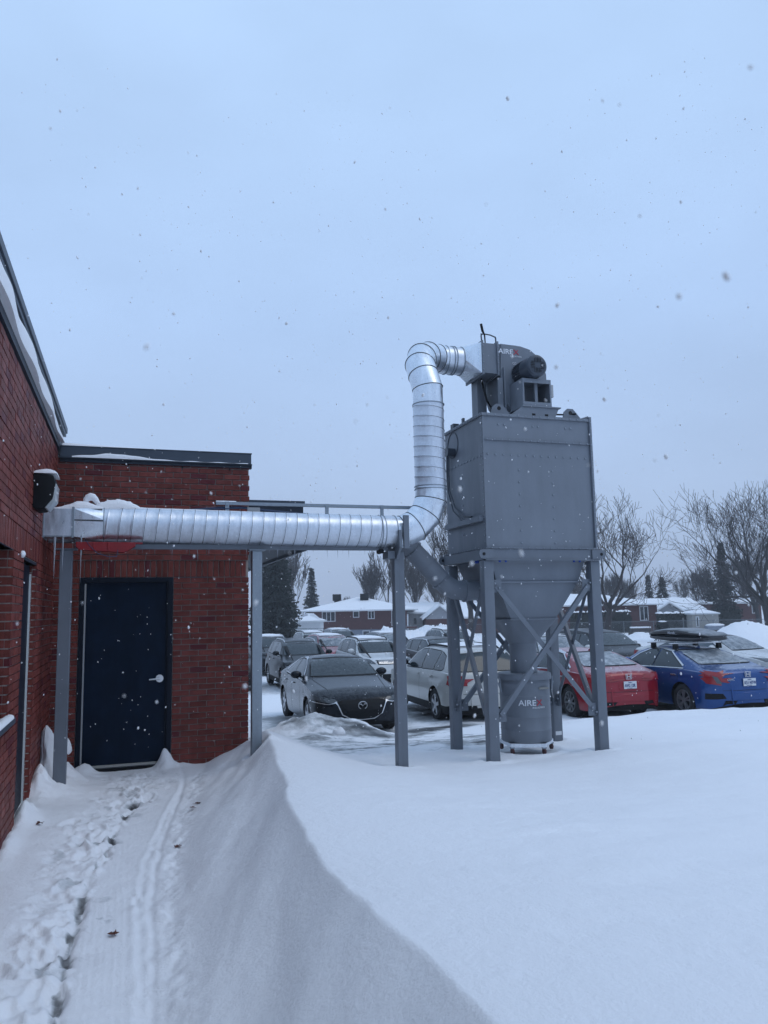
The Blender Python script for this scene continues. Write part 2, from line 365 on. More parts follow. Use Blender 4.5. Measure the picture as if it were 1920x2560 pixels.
def ground(x, y):
    x = np.asarray(x, float); y = np.asarray(y, float)
    xc = smooth_interp(y, CR_Y, CR_X)+.05*fbm(y*1.3, y*0+3, 3, 5); hc = smooth_interp(y, CR_Y, CR_H); xf = smooth_interp(y, FT_Y, FT_X)+.03*fbm(y*3, y*0, 3, 9)
    base = lot_z(y)
    # distance measured beyond the crest: the bank falls away in long soft waves
    t = np.clip((x-xf)/(xc-xf), 0, 1)
    prof = np.where(t < 1, (t**1.15)*(1-.10*np.sin(t*PI)), 1.0)
    # the wind-scoured face: long hollows running along it
    face = t*(1-t)*4
    left = hc*prof + face*(.090*fbm(x*1.7-y*.45, y*.45, 3, 21)+.020*fbm(x*3.4-y*.8, y*1.1, 3, 23)+.006*fbm(x*5-y*1.2, y*1.6, 3, 22))
    dx = np.clip(x-xc, 0, None)
    reach = np.interp(y, [0, 3, 5, 6.5, 7.5, 8.3, 10], [6.0, 4.4, 3.0, 2.1, 1.25, .75, .6])
    decay = np.exp(-(dx/reach)**1.25)
    low = .015+.035*fbm(x*.45, y*.45, 3, 2)
    low = low+.065*np.exp(-((y-7.75-.2*np.sin(x*1.3))**2)/.22)*sstep(2.9, 3.9, x)          # little dune before the machine
    low = low+.06*np.exp(-((y-6.4-.1*x)**2)/.8)*sstep(3, 6, x)
    right = hc*decay+low*(1-decay)
    z = np.where(x <= xf, 0, np.where(x < xc, left, right))
    # walkway: slightly higher against the wall
    walk = .10*sstep(.25, -.85, x)*sstep(9.7, 7.6, y)+.015*fbm(x*2, y*2, 3, 31)
    z = z+np.where(x < xf, walk, walk*(1-t))
    # where the bank ends towards the car park
    endf = sstep(8.1, 10.0, y+.25*fbm(x*1.2, y*0+7, 2, 44)+np.clip(1.9-x, -1, 1)*-.0)
    peak = .43*np.exp(-((x-1.45)**2)/.34-((y-8.9)**2)/.9)
    cut = sstep(8.3, 9.5, y)*sstep(1.2, 1.7, x)
    open_z = base+.03*fbm(x*.9, y*.9, 4, 50)
    far = sstep(8.6, 9.9, y+.35*fbm(x*.8, y*.3, 2, 52)-.5*sstep(4.5, 7, x))
    z2 = open_z*far+z*(1-far)+peak*far
    inside = (x < 1.38)
    z = np.where((y > 8.2) & (~inside | (y > 10.1)), z2, z)
    # slush basin between bank and machine (dips below the snow)
    sl = sstep(1.8, 2.6, x)*sstep(6.6, 5.2, x)*sstep(8.3, 9.4, y)*sstep(16.5, 14.5, y)
    z = z-.03*sl+.02*sl*fbm(x*5, y*5, 4, 60)
    for bx, by, bh, sx_, sy_ in ((-.46, 9.60, .10, .13, .10), (.41, 9.64, .15, .07, .10), (.50, 9.66, .05, .16, .08), (-.80, 7.30, .15, .09, .22), (-.80, 8.25, .16, .10, .25), (-.72, 9.2, .22, .22, .22), (-.70, 8.55, .11, .22, .55), (-.82, 6.6, .05, .06, .5)):
        z = z+bh*(1+.5*fbm(x*9, y*9, 3, 140))*np.exp(-((x-bx)/sx_)**2-((y-by)/sy_)**2)*(y < 9.72)*(x > -.87)
    z = z-.07*np.exp(-((x-2.95)/.5)**2-((y-8.65)/.45)**2)
    for px, py in ((2.93, 8.5), (4.018, 8.435), (5.472, 8.435), (4.018, 9.505), (5.472, 9.505), (4.745, 8.98), (1.29, 8.5)):
        rr = np.hypot(x-px, (y-py)); r0 = .42 if px == 4.745 else .15
        z = z+.030*np.exp(-((rr-r0-.05*fbm(x*4, y*4, 2, 145))/.07)**2)-.025*np.exp(-(rr/(r0*.75))**2)
    # plough ridges before the parked cars
    r1 = np.exp(-((y-13.45)**2)/.45)*np.exp(-(np.abs(x-3.15)/1.15)**3)*.47
    r1 = r1+np.exp(-((y-12.3)**2)/1.2)*np.exp(-((x-2.6)**2)/.7)*.14
    edge = 13.75-.36*(x-8.3)
    r2 = np.exp(-((y-edge)**2)/.22)*sstep(7.6, 8.6, x)*(.10+.05*fbm(x*1.5, y*0, 2, 70))
    z = z+(r1+r2)*(1+.30*fbm(x*2.6, y*2.6, 4, 71))
    # shallow undulation everywhere in the open
    z = z+(.018*fbm(x*1.2+y*.4, y*1.2, 3, 80)+.010*fbm(x*.9+y*.5, y*3.2-x*.8, 3, 82))*sstep(.2, 1.2, x-xc)
    # far lot and gardens: lumps
    z = z+.10*fbm(x*.12, y*.12, 3, 81)*sstep(30, 70, y)
    return z
def ground_micro(x, y):
    """footprints, sled groove, crumbled edge on the walkway"""
    z = np.zeros_like(x); wear = np.zeros_like(x)
    on = (x > -.9) & (x < 1.6) & (y > -1) & (y < 10.2)
    cx = np.interp(y, [0, 4.2, 5.1, 6.5, 7.87, 8.8, 9.6], [-.40, -.36, -.34, -.27, -.08, .12, .15])
    z += .010*fbm(x*8, y*7, 4, 160, .6)*sstep(.55, .35, np.abs(x+.15))*sstep(9.6, 9.2, y)
    wd = np.interp(y, [0, 4, 6, 8, 9.5], [.34, .31, .29, .36, .50])
    band = sstep(1.15, .55, np.abs(x-cx)/wd+.35*fbm(x*3, y*3, 2, 90))*sstep(9.75, 9.3, y)
    rough = .72*(np.abs(fbm(x*7+.6*fbm(x*4, y*4, 2, 130), y*7, 5, 91, .62))*-.05+.030*np.maximum(0, fbm(x*13, y*12, 4, 92, .6))+.04*fbm(x*4, y*4, 4, 93, .6))
    z += band*rough
    # boot prints
    rs = np.random.RandomState(5)
    for k in range(46):
        py = rs.uniform(3.0, 9.4); c = np.interp(py, [0, 4.2, 5.1, 6.5, 7.87, 8.8, 9.6], [-.40, -.36, -.34, -.27, -.08, .12, .15]); px = c+rs.normal(0, .13)
        a = rs.normal(.1, .35); u = (x-px)*math.cos(a)-(y-py)*math.sin(a); v = (x-px)*math.sin(a)+(y-py)*math.cos(a)
        d = np.sqrt((u/.055)**2+(v/.145)**2)
        z += -.018*sstep(1.15, .7, d+.2*fbm(x*25, y*25, 2, 150))+.009*np.exp(-((d-1.25)/.2)**2)
        wear += .22*sstep(1.0, .4, d)*(rs.rand() > .6)
    # dark crack where the pavement shows
    ck = np.interp(y, [2, 4.0, 4.65, 5.41, 6.24, 7.07, 7.86, 8.3], [-.285, -.279, -.271, -.249, -.159, -.072, .045, .09])+.05*fbm(y*3, y*0, 4, 95, .65)
    cw = np.maximum(.002, .012+.030*fbm(y*2.3, y*0+4, 4, 96, .7))
    g = sstep(cw*1.9+.004, cw*.5, np.abs(x-ck+.02*fbm(x*20, y*20, 2, 120)))*sstep(8.2, 7.8, y)*np.clip(cw/.012, 0, 1)
    z += -.016*g; wear += .55*g
    # tyre-tread panel right of the crack: flat, with fine ribs
    g1 = np.interp(y, [2, 3.88, 5.2, 6.09, 7.47, 8.39, 9.0], [.05, .056, .063, .118, .324, .503, .56])
    g2 = np.interp(y, [2, 3.85, 4.74, 5.86, 6.65, 7.99, 9.0], [.125, .133, .147, .187, .278, .47, .58])
    g1 = g1+.012*fbm(y*2.2, y*0+2, 3, 121); g2 = g2+.018*fbm(y*3.2, y*0+9, 3, 122)
    fl = sstep(.02, .06, x-ck)*sstep(.0, -.03, x-g1)*sstep(8.0, 7.5, y)
    z = z*(1-fl)+fl*(.0021*np.sin((x+.01*fbm(y*1.5, y*0, 2, 131))*2*PI/.022)*sstep(-.1, .35, fbm(x*3, y*1.4, 3, 97))+.006*fbm(x*6, y*6, 3, 98))
    mid = sstep(0, .02, x-g1)*sstep(0, -.02, x-g2)
    z = z*(1-mid*.8)
    gm = .6+.8*vnoise(x*2, y*3.5, 123)
    z += .006*gm*np.exp(-((x-g1+.012)/.018)**2)*sstep(9, 8.5, y)-.007*np.exp(-((x-g1-.025)/.025)**2)-.014*gm*np.exp(-((x-g2)/.020)**2)*sstep(9, 8.3, y)+.012*fbm(x*14, y*9, 4, 124)*mid
    # crumbled lumps at the toe of the bank
    cb = np.interp(y, [2, 3.83, 4.85, 5.83, 6.72, 7.95, 9], [.20, .215, .225, .265, .37, .565, .72])
    cbn = np.exp(-((x-cb-.03)/.075)**2)
    z += cbn*(.034*np.maximum(0, fbm(x*10, y*8, 4, 99, .62)+.25)-.008)*sstep(9.3, 8.8, y)
    bands = sstep(.6, .95, vnoise(x*6, y*6, 3)+.25*vnoise(x*22, y*22, 4))
    wear += band*.62*bands*sstep(.15, .5, band)
    z = z*on; wear = wear*on
    # lot: worn slush
    sl = sstep(1.9, 2.7, x)*sstep(7.0, 5.0, x)*sstep(8.9, 9.9, y)*sstep(15.8, 14.5, y)
    sl2 = sstep(15.0, 16.5, y)*sstep(40, 30, y)
    wear = wear+sl*(.66+.55*fbm(x*1.1, y*2.2, 4, 101)+.45*fbm(x*4, y*8, 3, 151))+sl2*(.50+.55*fbm(x*.25, y*.9, 4, 102))
    pud = np.exp(-(((x-6.0)/.9)**2+((y-14.7)/.35)**2)); wear = wear+pud*.9
    # under and between parked cars tyres have worn tracks
    drive = sstep(13.6, 14.6, y+.36*(x-8.3))*sstep(19.5, 18.5, y)*sstep(2.5, 3.3, x)
    wear = wear+drive*(.45+.4*fbm(x*1.4, y*.7, 3, 103))
    z += sl*.012*fbm(x*14, y*14, 3, 104)
    # fine crust on all snow
    near = sstep(14, 6, y)
    z += near*(.0025*fbm(x*20, y*20, 2, 110)+.004*fbm(x*6, y*6, 3, 111)*(1-on*.3))
    return z, wear
def axis_pts(segs):
    p = [segs[0][0]]
    for a, b, st in segs:
        n = max(1, int(round((b-a)/st))); p += list(np.linspace(a, b, n+1)[1:])
    return np.array(p)
def grid_object(name, xs, ys, zfn, material, **tags):
    X, Yg = np.meshgrid(xs, ys); Z, Wr = zfn(X, Yg)
    nx, ny = len(xs), len(ys)
    co = np.stack([X, Yg, Z], -1).reshape(-1, 3).astype(np.float32)
    i = np.arange(nx*ny).reshape(ny, nx)
    q = np.stack([i[:-1, :-1], i[:-1, 1:], i[1:, 1:], i[1:, :-1]], -1).reshape(-1, 4)
    me = bpy.data.meshes.new(name); me.vertices.add(len(co)); me.vertices.foreach_set('co', co.ravel())
    me.loops.add(q.size); me.loops.foreach_set('vertex_index', q.ravel().astype(np.int32))
    me.polygons.add(len(q)); me.polygons.foreach_set('loop_start', np.arange(0, q.size, 4, dtype=np.int32))
    me.polygons.foreach_set('use_smooth', np.ones(len(q), bool)); me.update(calc_edges=True)
    at = me.attributes.new('wear', 'FLOAT', 'POINT'); at.data.foreach_set('value', Wr.ravel().astype(np.float32))
    me.materials.append(material); me.validate()
    return link(name, me, None, **tags)
def zfull(X, Yg):
    z = ground(X, Yg); m, w = ground_micro(X, Yg); return z+m, w
def gz(x, y): return float(ground(np.array([x]), np.array([y]))[0])
xs = axis_pts([(-4, -.95, .25), (-.95, 1.3, .014), (1.3, 3.2, .022), (3.2, 8, .06), (8, 20, .2)])
ys = axis_pts([(-3, 2.4, .12), (2.4, 9.9, .016), (9.9, 16.5, .06), (16.5, 20, .15)])
grid_object('snowy_ground', xs, ys, zfull, M_ground, kind='structure', label='trodden snow walkway and wind-drifted snow bank running to the car park edge')
xs = axis_pts([(-40, 0, 2), (0, 40, .5), (40, 120, 2), (120, 240, 20)]); ys = axis_pts([(19.6, 50, .5), (50, 120, 2), (120, 240, 20)])
xs2 = np.concatenate([[-240, -120], xs]); ys2 = ys
def zfar(X, Yg):
    z, w = zfull(X, Yg); z = z-.004
    return z, w
grid_object('car_park_ground', xs2, ys2, zfar, M_ground, kind='structure', label='snow-packed car park and snowy gardens beyond')
# side skirts of the near ground so the horizon is continuous on both sides
sk = axis_pts([(20, 40, 1), (40, 240, 20)])
grid_object('side_ground', sk-.05, axis_pts([(-60, -3, 3), (-3, 19.6, .8)]), zfar, M_ground, kind='structure')
grid_object('yard_ground', axis_pts([(-240, -40, 40), (-40, -3.95, 4)]), axis_pts([(-60, 19.6, 5)]), lambda X, Y_: (X*0-.05, X*0), M_ground, kind='structure')
grid_object('back_ground', axis_pts([(-3.96, 20, 1)]), axis_pts([(-60, -2.95, 3)]), lambda X, Y_: (ground(X, Y_*0-3)-.004, X*0), M_ground, kind='structure')

# ------------------------------------------------------------------ brick building
DY, LX, RX = 9.71, -.857, 1.38
bld = thing('brick_building', 'red brick building with a navy steel door and snow on its dark roof edge', 'building', (0, 9, 0))
off = Vector((0, -9, 0))
def shift(mb, d):
    mb.v = [(p[0]+d[0], p[1]+d[1], p[2]+d[2]) for p in mb.v]; return mb
def bbuild(mb, name, mats, parent=bld, **k): return shift(mb, off).build(name, mats, parent, **k)
BL, BH, J = .193, .057, .010
door_x0, door_x1, door_z1 = -.574, .476, 2.2
# mortar / backing walls
w = MB()
w.box(LX-.01, door_x0, DY+.008, DY+.30, -.5, door_z1); w.box(door_x1, RX-.006, DY+.008, DY+.30, -.9, door_z1)
w.box(LX-.01, RX-.006, DY+.008, DY+.30, door_z1, 2.407)
w.box(LX-.01, RX-.004, DY-.006, DY+.30, 2.407, 3.62)
w.box(RX-.306, RX-.006, DY+.30, 16, -.9, 3.6)
bbuild(w, 'wing_wall', M_mortar)
w = MB()
OP1 = (4.2, 6.43, 1.03, 2.27)      # near window
OP2 = (7.01, 7.96, -.3, 2.24)      # tall narrow glazing
x0, x1 = -1.25, LX-.008
for y0, y1, z0, z1 in [(-6, 4.2, -.5, 3.70), (4.2, 6.43, -.5, 1.03), (4.2, 6.43, 2.27, 3.70), (6.43, 7.01, -.5, 3.70), (7.01, 7.96, 2.24, 3.70), (7.96, 9.70, -.5, 3.70)]:
    w.box(x0, x1, y0, y1, z0, z1)
bbuild(w, 'side_wall', M_mortar)

bricks = []      # (kind, x, y, z, sx, sy, sz) world centre and size
def brick_run_x(z, xa, xb, y, offset):
    x = xa-offset*(BL+J)
    while x < xb-.02:
        a, b = max(x, xa), min(x+BL, xb)
        if b-a > .03: bricks.append(('w', (a+b)/2, y, z+BH/2, b-a, .04, BH))
        x += BL+J
cour = BH+J
for i in range(33):                     # below the soldier course
    z = door_z1-(i+1)*cour+J*.5
    o = .5 if i % 2 else 0
    for a, b in ((LX, door_x0-.006), (door_x1+.006, RX)):
        o2 = (((a-LX)/(BL+J))+o) % 1
        if a > 0:
            x = a-((.5 if i % 2 else 0))*(BL+J)
            while x < b-.02:
                p, q = max(x, a), min(x+BL, b)
                if q-p > .03: bricks.append(('w', (p+q)/2, DY+.012, z+BH/2, q-p, .04, BH))
                x += BL+J
        else: brick_run_x(z, a, b, DY+.012, o)
x = LX
while x < RX-.03:                       # soldier course over the door
    b = min(x+BH, RX-.02); bricks.append(('s', (x+b)/2, DY+.010, 2.303, b-x, .04, .193)); x += cour
for i in range(18):
    brick_run_x(2.41+i*cour, LX, RX+.004, DY-.004, .5 if i % 2 else 0)
# side wall (plane x = LX), bricks run along y
side = []
def blocked(y0, y1, z0, z1):
    for a, b, c, d in (OP1, OP2):
        if y1 > a+.002 and y0 < b-.002 and z1 > c+.002 and z0 < d-.002: return (a, b)
    return None
def run_side(z, offset, ylo=4.3, yhi=9.70):
    y = ylo-offset*(BL+J)
    spans = [(ylo, yhi)]
    for a, b, c, d in (OP1, OP2):
        if z+BH > c and z < d:
            ns = []
            for p, q in spans:
                if a > p: ns.append((p, min(a, q)))
                if b < q: ns.append((max(b, p), q))
            spans = [s for s in ns if s[1]-s[0] > .03]
    for p, q in spans:
        y = ylo-offset*(BL+J)
        while y < q-.02:
            a, b = max(y, p), min(y+BL, q)
            if a-p < .03 and p > ylo: a = p-.004
            if q-b < .03 and q < yhi: b = q+.004
            if b-a > .025: side.append((LX-.012, (a+b)/2, z+BH/2, .04, b-a, BH))
            y += BL+J
for i in range(35): run_side(2.27-(i+1)*cour+J*.5, .5 if i % 2 else 0)
y = 4.3
while y < 9.69: side.append((LX-.014, y+BH/2, 2.375, .04, BH, .203)); y += cour
for i in range(18): run_side(2.485+i*cour, .5 if i % 2 else 0)
# reveals of the openings
for i in range(20):
    z = 2.27-(i+1)*cour+J*.5
    if z > 1.0: side.append((LX-.119, 6.436, z+BH/2, .17, .026, BH))
for i in range(35):
    z = 2.24-(i+1)*cour+J*.5; side.append((LX-.099, 7.966, z+BH/2, .13, .026, BH))
def brick_mesh(sx, sy, sz, key, cache={}):
    k = (round(sx, 3), round(sy, 3), round(sz, 3))
    if k not in cache:
        b = MB().box(-sx/2, sx/2, -sy/2, sy/2, -sz/2, sz/2); me = b.mesh('brick', M_brick)
        bm = bmesh.new(); bm.from_mesh(me); bmesh.ops.bevel(bm, geom=bm.edges, offset=.0028, segments=1, affect='EDGES'); bm.to_mesh(me); bm.free()
        cache[k] = me
    return cache[k]
singles = [b for b in bricks if b[1] > door_x0-.3 and b[3] > 2.9] + [b for b in bricks if b[0] == 's' and b[1] > -.5]+[b for b in bricks if b[1] > .45 and .05 < b[3] < 2.19]
singles = singles[:298]
sset = set(id(b) for b in singles)
rj = random.Random(3)
for b in singles:
    me = brick_mesh(*[round(v, 3) for v in b[4:7]], 0)
    o = link('brick', me, bld, (b[1], b[2]+rj.uniform(-.0022, .0022)-9, b[3]))
    o.rotation_euler = (rj.uniform(-.006, .006), 0, rj.uniform(-.006, .006))
mass = MB()
for b in bricks:
    if id(b) in sset: continue
    j = rj.uniform(-.002, .002)
    mass.box(b[1]-b[4]/2, b[1]+b[4]/2, b[2]+j-b[5]/2, b[2]+j+b[5]/2, b[3]-b[6]/2, b[3]+b[6]/2)
for s in side:
    j = rj.uniform(-.0022, .0022)
    mass.box(s[0]+j-s[3]/2, s[0]+j+s[3]/2, s[1]-s[4]/2, s[1]+s[4]/2, s[2]-s[5]/2, s[2]+s[5]/2)
bbuild(mass, 'bricks', M_brick, bld, kind='stuff')

# door
fr = MB()
fr.box(door_x0, door_x0+.055, DY-.012, DY+.12, -.06, door_z1); fr.box(door_x1-.055, door_x1, DY-.012, DY+.12, -.06, door_z1); fr.box(door_x0+.055, door_x1-.055, DY-.012, DY+.12, door_z1-.055, door_z1)
fr.box(door_x0+.05, door_x0+.075, DY+.012, DY+.12, -.06, door_z1-.05); fr.box(door_x1-.075, door_x1-.05, DY+.012, DY+.12, -.06, door_z1-.05)
frame = bbuild(fr, 'door_frame', M_frame, bld, bevel=.003)
d = MB().box(door_x0+.057, door_x1-.057, DY+.028, DY+.075, .055, door_z1-.0565)
door = bbuild(d, 'door', M_door, bld, bevel=.002)
h = MB().box(door_x0+.055, door_x0+.073, DY-.004, DY+.027, .055, 2.13); bbuild(h, 'hinge_strip', M_strip, door, bevel=.002)
h = MB(); hx, hz = .337, 1.01
h.cyl((hx, DY+.03, hz), (hx, DY+.012, hz), .044, 28); h.cyl((hx, DY+.02, hz), (hx, DY-.03, hz), .013, 12)
h.tube([(hx, DY-.028, hz), (hx-.03, DY-.034, hz-.001), (hx-.12, DY-.034, hz-.006)], [.012, .011, .008], 10)
bbuild(h, 'door_handle', M_chrome, door, smooth=40)
h = MB().box(door_x0+.075, door_x1-.075, DY+.010, DY+.030, .035, .062); bbuild(h, 'sweep', M_alu, door)
h = MB(); 
for k in range(9): h.cyl((door_x0+.12+k*.1, DY+.012, .049), (door_x0+.12+k*.1, DY+.006, .049), .004, 6)
bbuild(h, 'screw', M_bolt, door)
s = MB().box(door_x0+.03, door_x1-.03, DY-.03, DY+.12, -.03, .012); s.box(door_x0+.04, door_x1-.04, DY-.01, DY+.12, .012, .026)
bbuild(s, 'threshold', M_black, bld, bevel=.002)
s = MB().box(RX-.90+.03, RX-.45, DY-.012, DY-.0035, 2.194, 2.2); bbuild(s, 'drip_edge', M_fascia, bld)
# little weep vents under the fascia and over the door
v_ = MB()
for vx in (-.07, .56, 1.13): v_.box(vx, vx+.012, DY-.027, DY-.020, 3.52, 3.575)
for vx in (-.365, .28): v_.box(vx, vx+.010, DY-.014, DY-.008, 2.2, 2.235)
bbuild(v_, 'weep_vent', M_black)
# wing roof edge
f = MB(); f.box(LX+.03, RX+.022, DY-.052, DY+.05, 3.612, 3.742); bbuild(f, 'fascia', M_fascia, bld, bevel=.003)
f = MB(); f.box(LX+.03, RX+.030, DY-.066, DY+.04, 3.594, 3.611); f.box(LX+.03, RX+.030, DY-.046, DY+.04, 3.560, 3.5935); bbuild(f, 'drip_flashing', M_flash)
f = MB(); f.box(LX+.03, RX+.030, DY-.058, DY+.10, 3.742, 3.752); bbuild(f, 'coping_cap', M_fascia)
f = MB(); f.box(LX-.6, RX-.01, DY+.051, 16.2, 3.40, 3.66); bbuild(f, 'roof', M_snowroof)
# snow lip on the fascia
def ridge_snow(p0, p1, wfn, hfn, n=60, m=7, seed=0, back=(0, 1, 0)):
    """a lumpy half-round strip of snow lying from p0 to p1"""
    p0 = Vector(p0); p1 = Vector(p1); b = Vector(back); rings = []
    for i in range(n+1):
        t = i/n; c = p0.lerp(p1, t); w_, h_ = wfn(t), hfn(t); ring = []
        for k in range(m+1):
            a = PI*k/m; q = mnoise.noise(Vector((t*14+seed, k*.5, seed)))*.18+1
            ring.append(c+b*(math.cos(a)*w_*-1)*1+Vector((0, 0, math.sin(a)**.8*h_*q if math.sin(a) > 0 else 0)))
        rings.append(ring)
    mb = MB(); mb.rings(rings, cap=True); return mb
s = ridge_snow((LX+.16, DY-.062, 3.612), (RX-.02, DY-.062, 3.610), lambda t: .012+.004*math.sin(t*9), lambda t: (.052*math.exp(-((t-.24)/.18)**2)+.006+.004*math.sin(t*40)), 90, 6, 1)
bbuild(s, 'snow_lip', M_snow, bld, smooth=60)
s = ridge_snow((LX+.05, DY+.02, 3.752), (RX, DY+.02, 3.750), lambda t: .07, lambda t: .035*math.exp(-(t/.35)**2)+.006, 60, 6, 2)
bbuild(s, 'snow_cover', M_snow, bld, smooth=60)
# side roof edge
f = MB(); f.box(LX-.3, LX+.026, -6, 10.4, 3.700, 3.770); bbuild(f, 'ledge_flashing', M_flash)
f = MB(); f.box(LX-.3, LX-.002, -6, 10.4, 3.770, 4.115); bbuild(f, 'parapet_board', M_flash)
f = MB(); f.box(LX-.4, LX+.045, -6, 10.42, 4.055, 4.125); f.box(LX-.4, LX+.030, -6, 10.42, 4.012, 4.0545); bbuild(f, 'parapet_coping', M_fascia, bld, bevel=.004)
s = ridge_snow((LX+.018, 2.0, 3.772), (LX+.018, 9.62, 3.772), lambda t: .05+.012*math.sin(t*33), lambda t: (.225-.02*t)*(1-.75*max(0, (t-.80)/.2)**1.5)*(1+.07*math.sin(t*21)+.05*math.sin(t*57)), 220, 8, 3, back=(1, 0, 0))
bbuild(s, 'ledge_snow', M_snow, bld, smooth=60)
# windows in the side wall
g = MB().box(LX-.14, LX-.10, 4.2, 6.43, 1.03, 2.27); win = bbuild(g, 'window', M_glassdk)
g = MB().box(LX-.135, LX-.12, 6.33, 6.405, 1.03, 2.27); bbuild(g, 'window_frame', M_frame, win)
g = MB().box(LX-.02, LX+.055, 4.2, 6.50, .985, 1.022); sill = bbuild(g, 'window_sill', M_fascia, bld, bevel=.003)
s = ridge_snow((LX+.015, 4.2, 1.022), (LX+.015, 6.46, 1.022), lambda t: .036, lambda t: .05-.02*t, 30, 6, 4, back=(1, 0, 0)); bbuild(s, 'sill_snow', M_snow, sill, smooth=60)
g = MB().box(LX-.16, LX-.13, 7.01, 7.96, -.2, 2.24); win = bbuild(g, 'glazing', M_glassdk)
g = MB(); g.box(LX-.128, LX-.055, 7.36, 7.955, -.2, 2.235); g.box(LX-.12, LX-.045, 7.012, 7.2, -.2, 2.235); bbuild(g, 'glazing_frame', M_frame, win)
g = MB().box(LX-.054, LX-.038, 7.93, 7.951, .1, 2.16); bbuild(g, 'pale_trim', mat('pale_window_trim', (.62, .66, .66), .5), win)
g = MB().box(LX-.15, LX+.004, 7.005, 7.97, 2.24, 2.262); bbuild(g, 'lintel_plate', M_flash)
g = MB().box(LX-.15, LX+.004, 4.2, 6.44, 2.27, 2.285); bbuild(g, 'lintel', M_fascia)
s = MB().ico((LX+.01, 6.88, 2.27), .05, 2, .08, (.5, 1, .6)); bbuild(s, 'snow_clump', M_snow, bld, smooth=60)

# canopy on the far side of the wing
cn = thing('entrance_canopy', 'dark flat canopy with pale edge trim projecting behind the brick wing', 'canopy', (1.4, 10.3, 0))
c = MB().box(0.0, .80, 0, 7.5, 2.62, 3.22); c.build('soffit_box', M_flash, cn)
c = MB().bar((.82, 0, 2.60), (.82, 7.5, 2.60), .05, .05); c.build('edge_trim', M_fascia, cn)
c = MB().box(.0, .82, -.02, -.001, 3.20, 3.25); c.build('front_trim', M_fascia, cn)
c = MB().box(.20, .24, .3, .34, -.8, 2.6); c.box(.0, .20, .3, .34, -.02, .02); c.build('glazed_screen_frame', M_frame, cn)
# wall light
lt = thing('wall_light', 'black wall-pack light with a snow cap high on the side wall', 'light', (LX, 7.6, 2.87))
pts = [(0, -.13), (.03, -.16), (.10, -.15), (.17, -.06), (.19, .08), (.17, .15), (.0, .17)]
c = MB().prism(pts, 'y', -.17, .17); c.build('housing', M_black, lt, bevel=.012, smooth=40)
c = MB().prism([(.102, -.142), (.125, -.15), (.19, -.07), (.20, .07), (.185, .085)], 'y', -.14, .14); c.build('lens', mat('lamp_lens', (.42, .45, .46), .25, var=.2, vscale=20), lt, bevel=.008, smooth=40)
c = ridge_snow((.10, -.18, .165), (.10, .18, .165), lambda t: .10, lambda t: .055*(math.sin(PI*min(1, max(0, t)))**.4+.05), 20, 8, 6, back=(1, 0, 0)); c.build('snow_cap', M_snow, lt, smooth=60)

# ------------------------------------------------------------------ galvanised duct
YD, RD = 8.5, .185
duct = thing('galvanised_duct', 'shiny galvanised round duct running from the brick wall up to the fan', 'duct', (LX, YD, 2.68))
do = Vector((-LX, -YD, -2.68))
def dbuild(mb, name, m, parent=duct, **k): return shift(mb, do).build(name, m, parent, **k)
def spiral_pipe(p0, p1, r, pitch, n=48, step=.0085, hgt=.0035, phase=0, slant=.35):
    """corrugated lock-seam pipe: the seam helix is a real ridge"""
    p0 = Vector(p0); p1 = Vector(p1); d = (p1-p0); Ln = d.length; d.normalize()
    u = Vector((0, 0, 1)) if abs(d.z) < .9 else Vector((-1, 0, 0)); w_ = d.cross(u)
    ns = int(Ln/step); rings = []
    for i in range(ns+1):
        s_ = Ln*i/ns; ring = []
        for k in range(n):
            a = 2*PI*k/n
            ph = (s_/pitch+phase+a/(2*PI)) % 1.0
            rid = math.exp(-((ph-.5)/.040)**2)
            q = r+hgt*rid-.0012*math.exp(-((((ph+.5) % 1)-.5)/.25)**2)
            ring.append(p0+d*s_+(u*math.cos(a)+w_*math.sin(a))*q)
        rings.append(ring)
    return MB().rings(rings, cap=False)
def circle_ring(c, r, n, ax='x'):
    o = []
    for k in range(n):
        a = 2*PI*k/n+PI/4
        o.append((c[0], c[1]+r*math.cos(a), c[2]+r*math.sin(a)))
    return o
def square_ring(c, hy, hz, n):
    o = []
    for k in range(n):
        a = 2*PI*k/n+PI/4; ca, sa = math.cos(a), math.sin(a); m_ = max(abs(ca), abs(sa)); o.append((c[0], c[1]+hy*ca/m_, c[2]+hz*sa/m_))
    return o
ZL, ZR = 2.690, 2.658
def zd(x): return ZL+(ZR-ZL)*(x+.28)/3.15
c = MB().box(LX, -.575, YD-.17, YD+.17, 2.555, 2.835); b_ = dbuild(c, 'rectangular_boot', M_galv, bevel=.003)
c = MB().box(-.583, -.562, YD-.188, YD+.188, 2.540, 2.852); c.box(LX+.002, LX+.016, YD-.19, YD+.19, 2.535, 2.855); c.box(LX, -.575, YD-.18, YD-.165, 2.548, 2.560); dbuild(c, 'boot_flange', M_galvd)
def s2r(sq_, circ):
    """folded square-to-round fitting: four corner fans and four flat triangles; circ starts at 45 degrees"""
    mb = MB(); n = len(circ); q = n//4; mb.v = [tuple(p) for p in sq_]+[tuple(p) for p in circ]
    for i in range(4):
        st_ = (i*q-q//2) % n
        for k in range(q): mb.f.append((i, 4+(st_+k) % n, 4+(st_+k+1) % n)); mb.m.append(0)
        mb.f.append((i, 4+(st_+q) % n, (i+1) % 4)); mb.m.append(0)
    return mb
def sq4(x, y, z, hy, hz): return [(x, y+hy, z+hz), (x, y-hy, z+hz), (x, y-hy, z-hz), (x, y+hy, z-hz)]
c = s2r(sq4(-.5615, YD, 2.695, .17, .14), circle_ring((-.28, YD, ZL), RD, 32)); dbuild(c, 'square_to_round', M_galv2, smooth=12)
c = MB(); c.bar((-.56, YD-.172, 2.72), (-.285, YD-.187, 2.715), .004, .014); c.build  # sealant bead across the transition
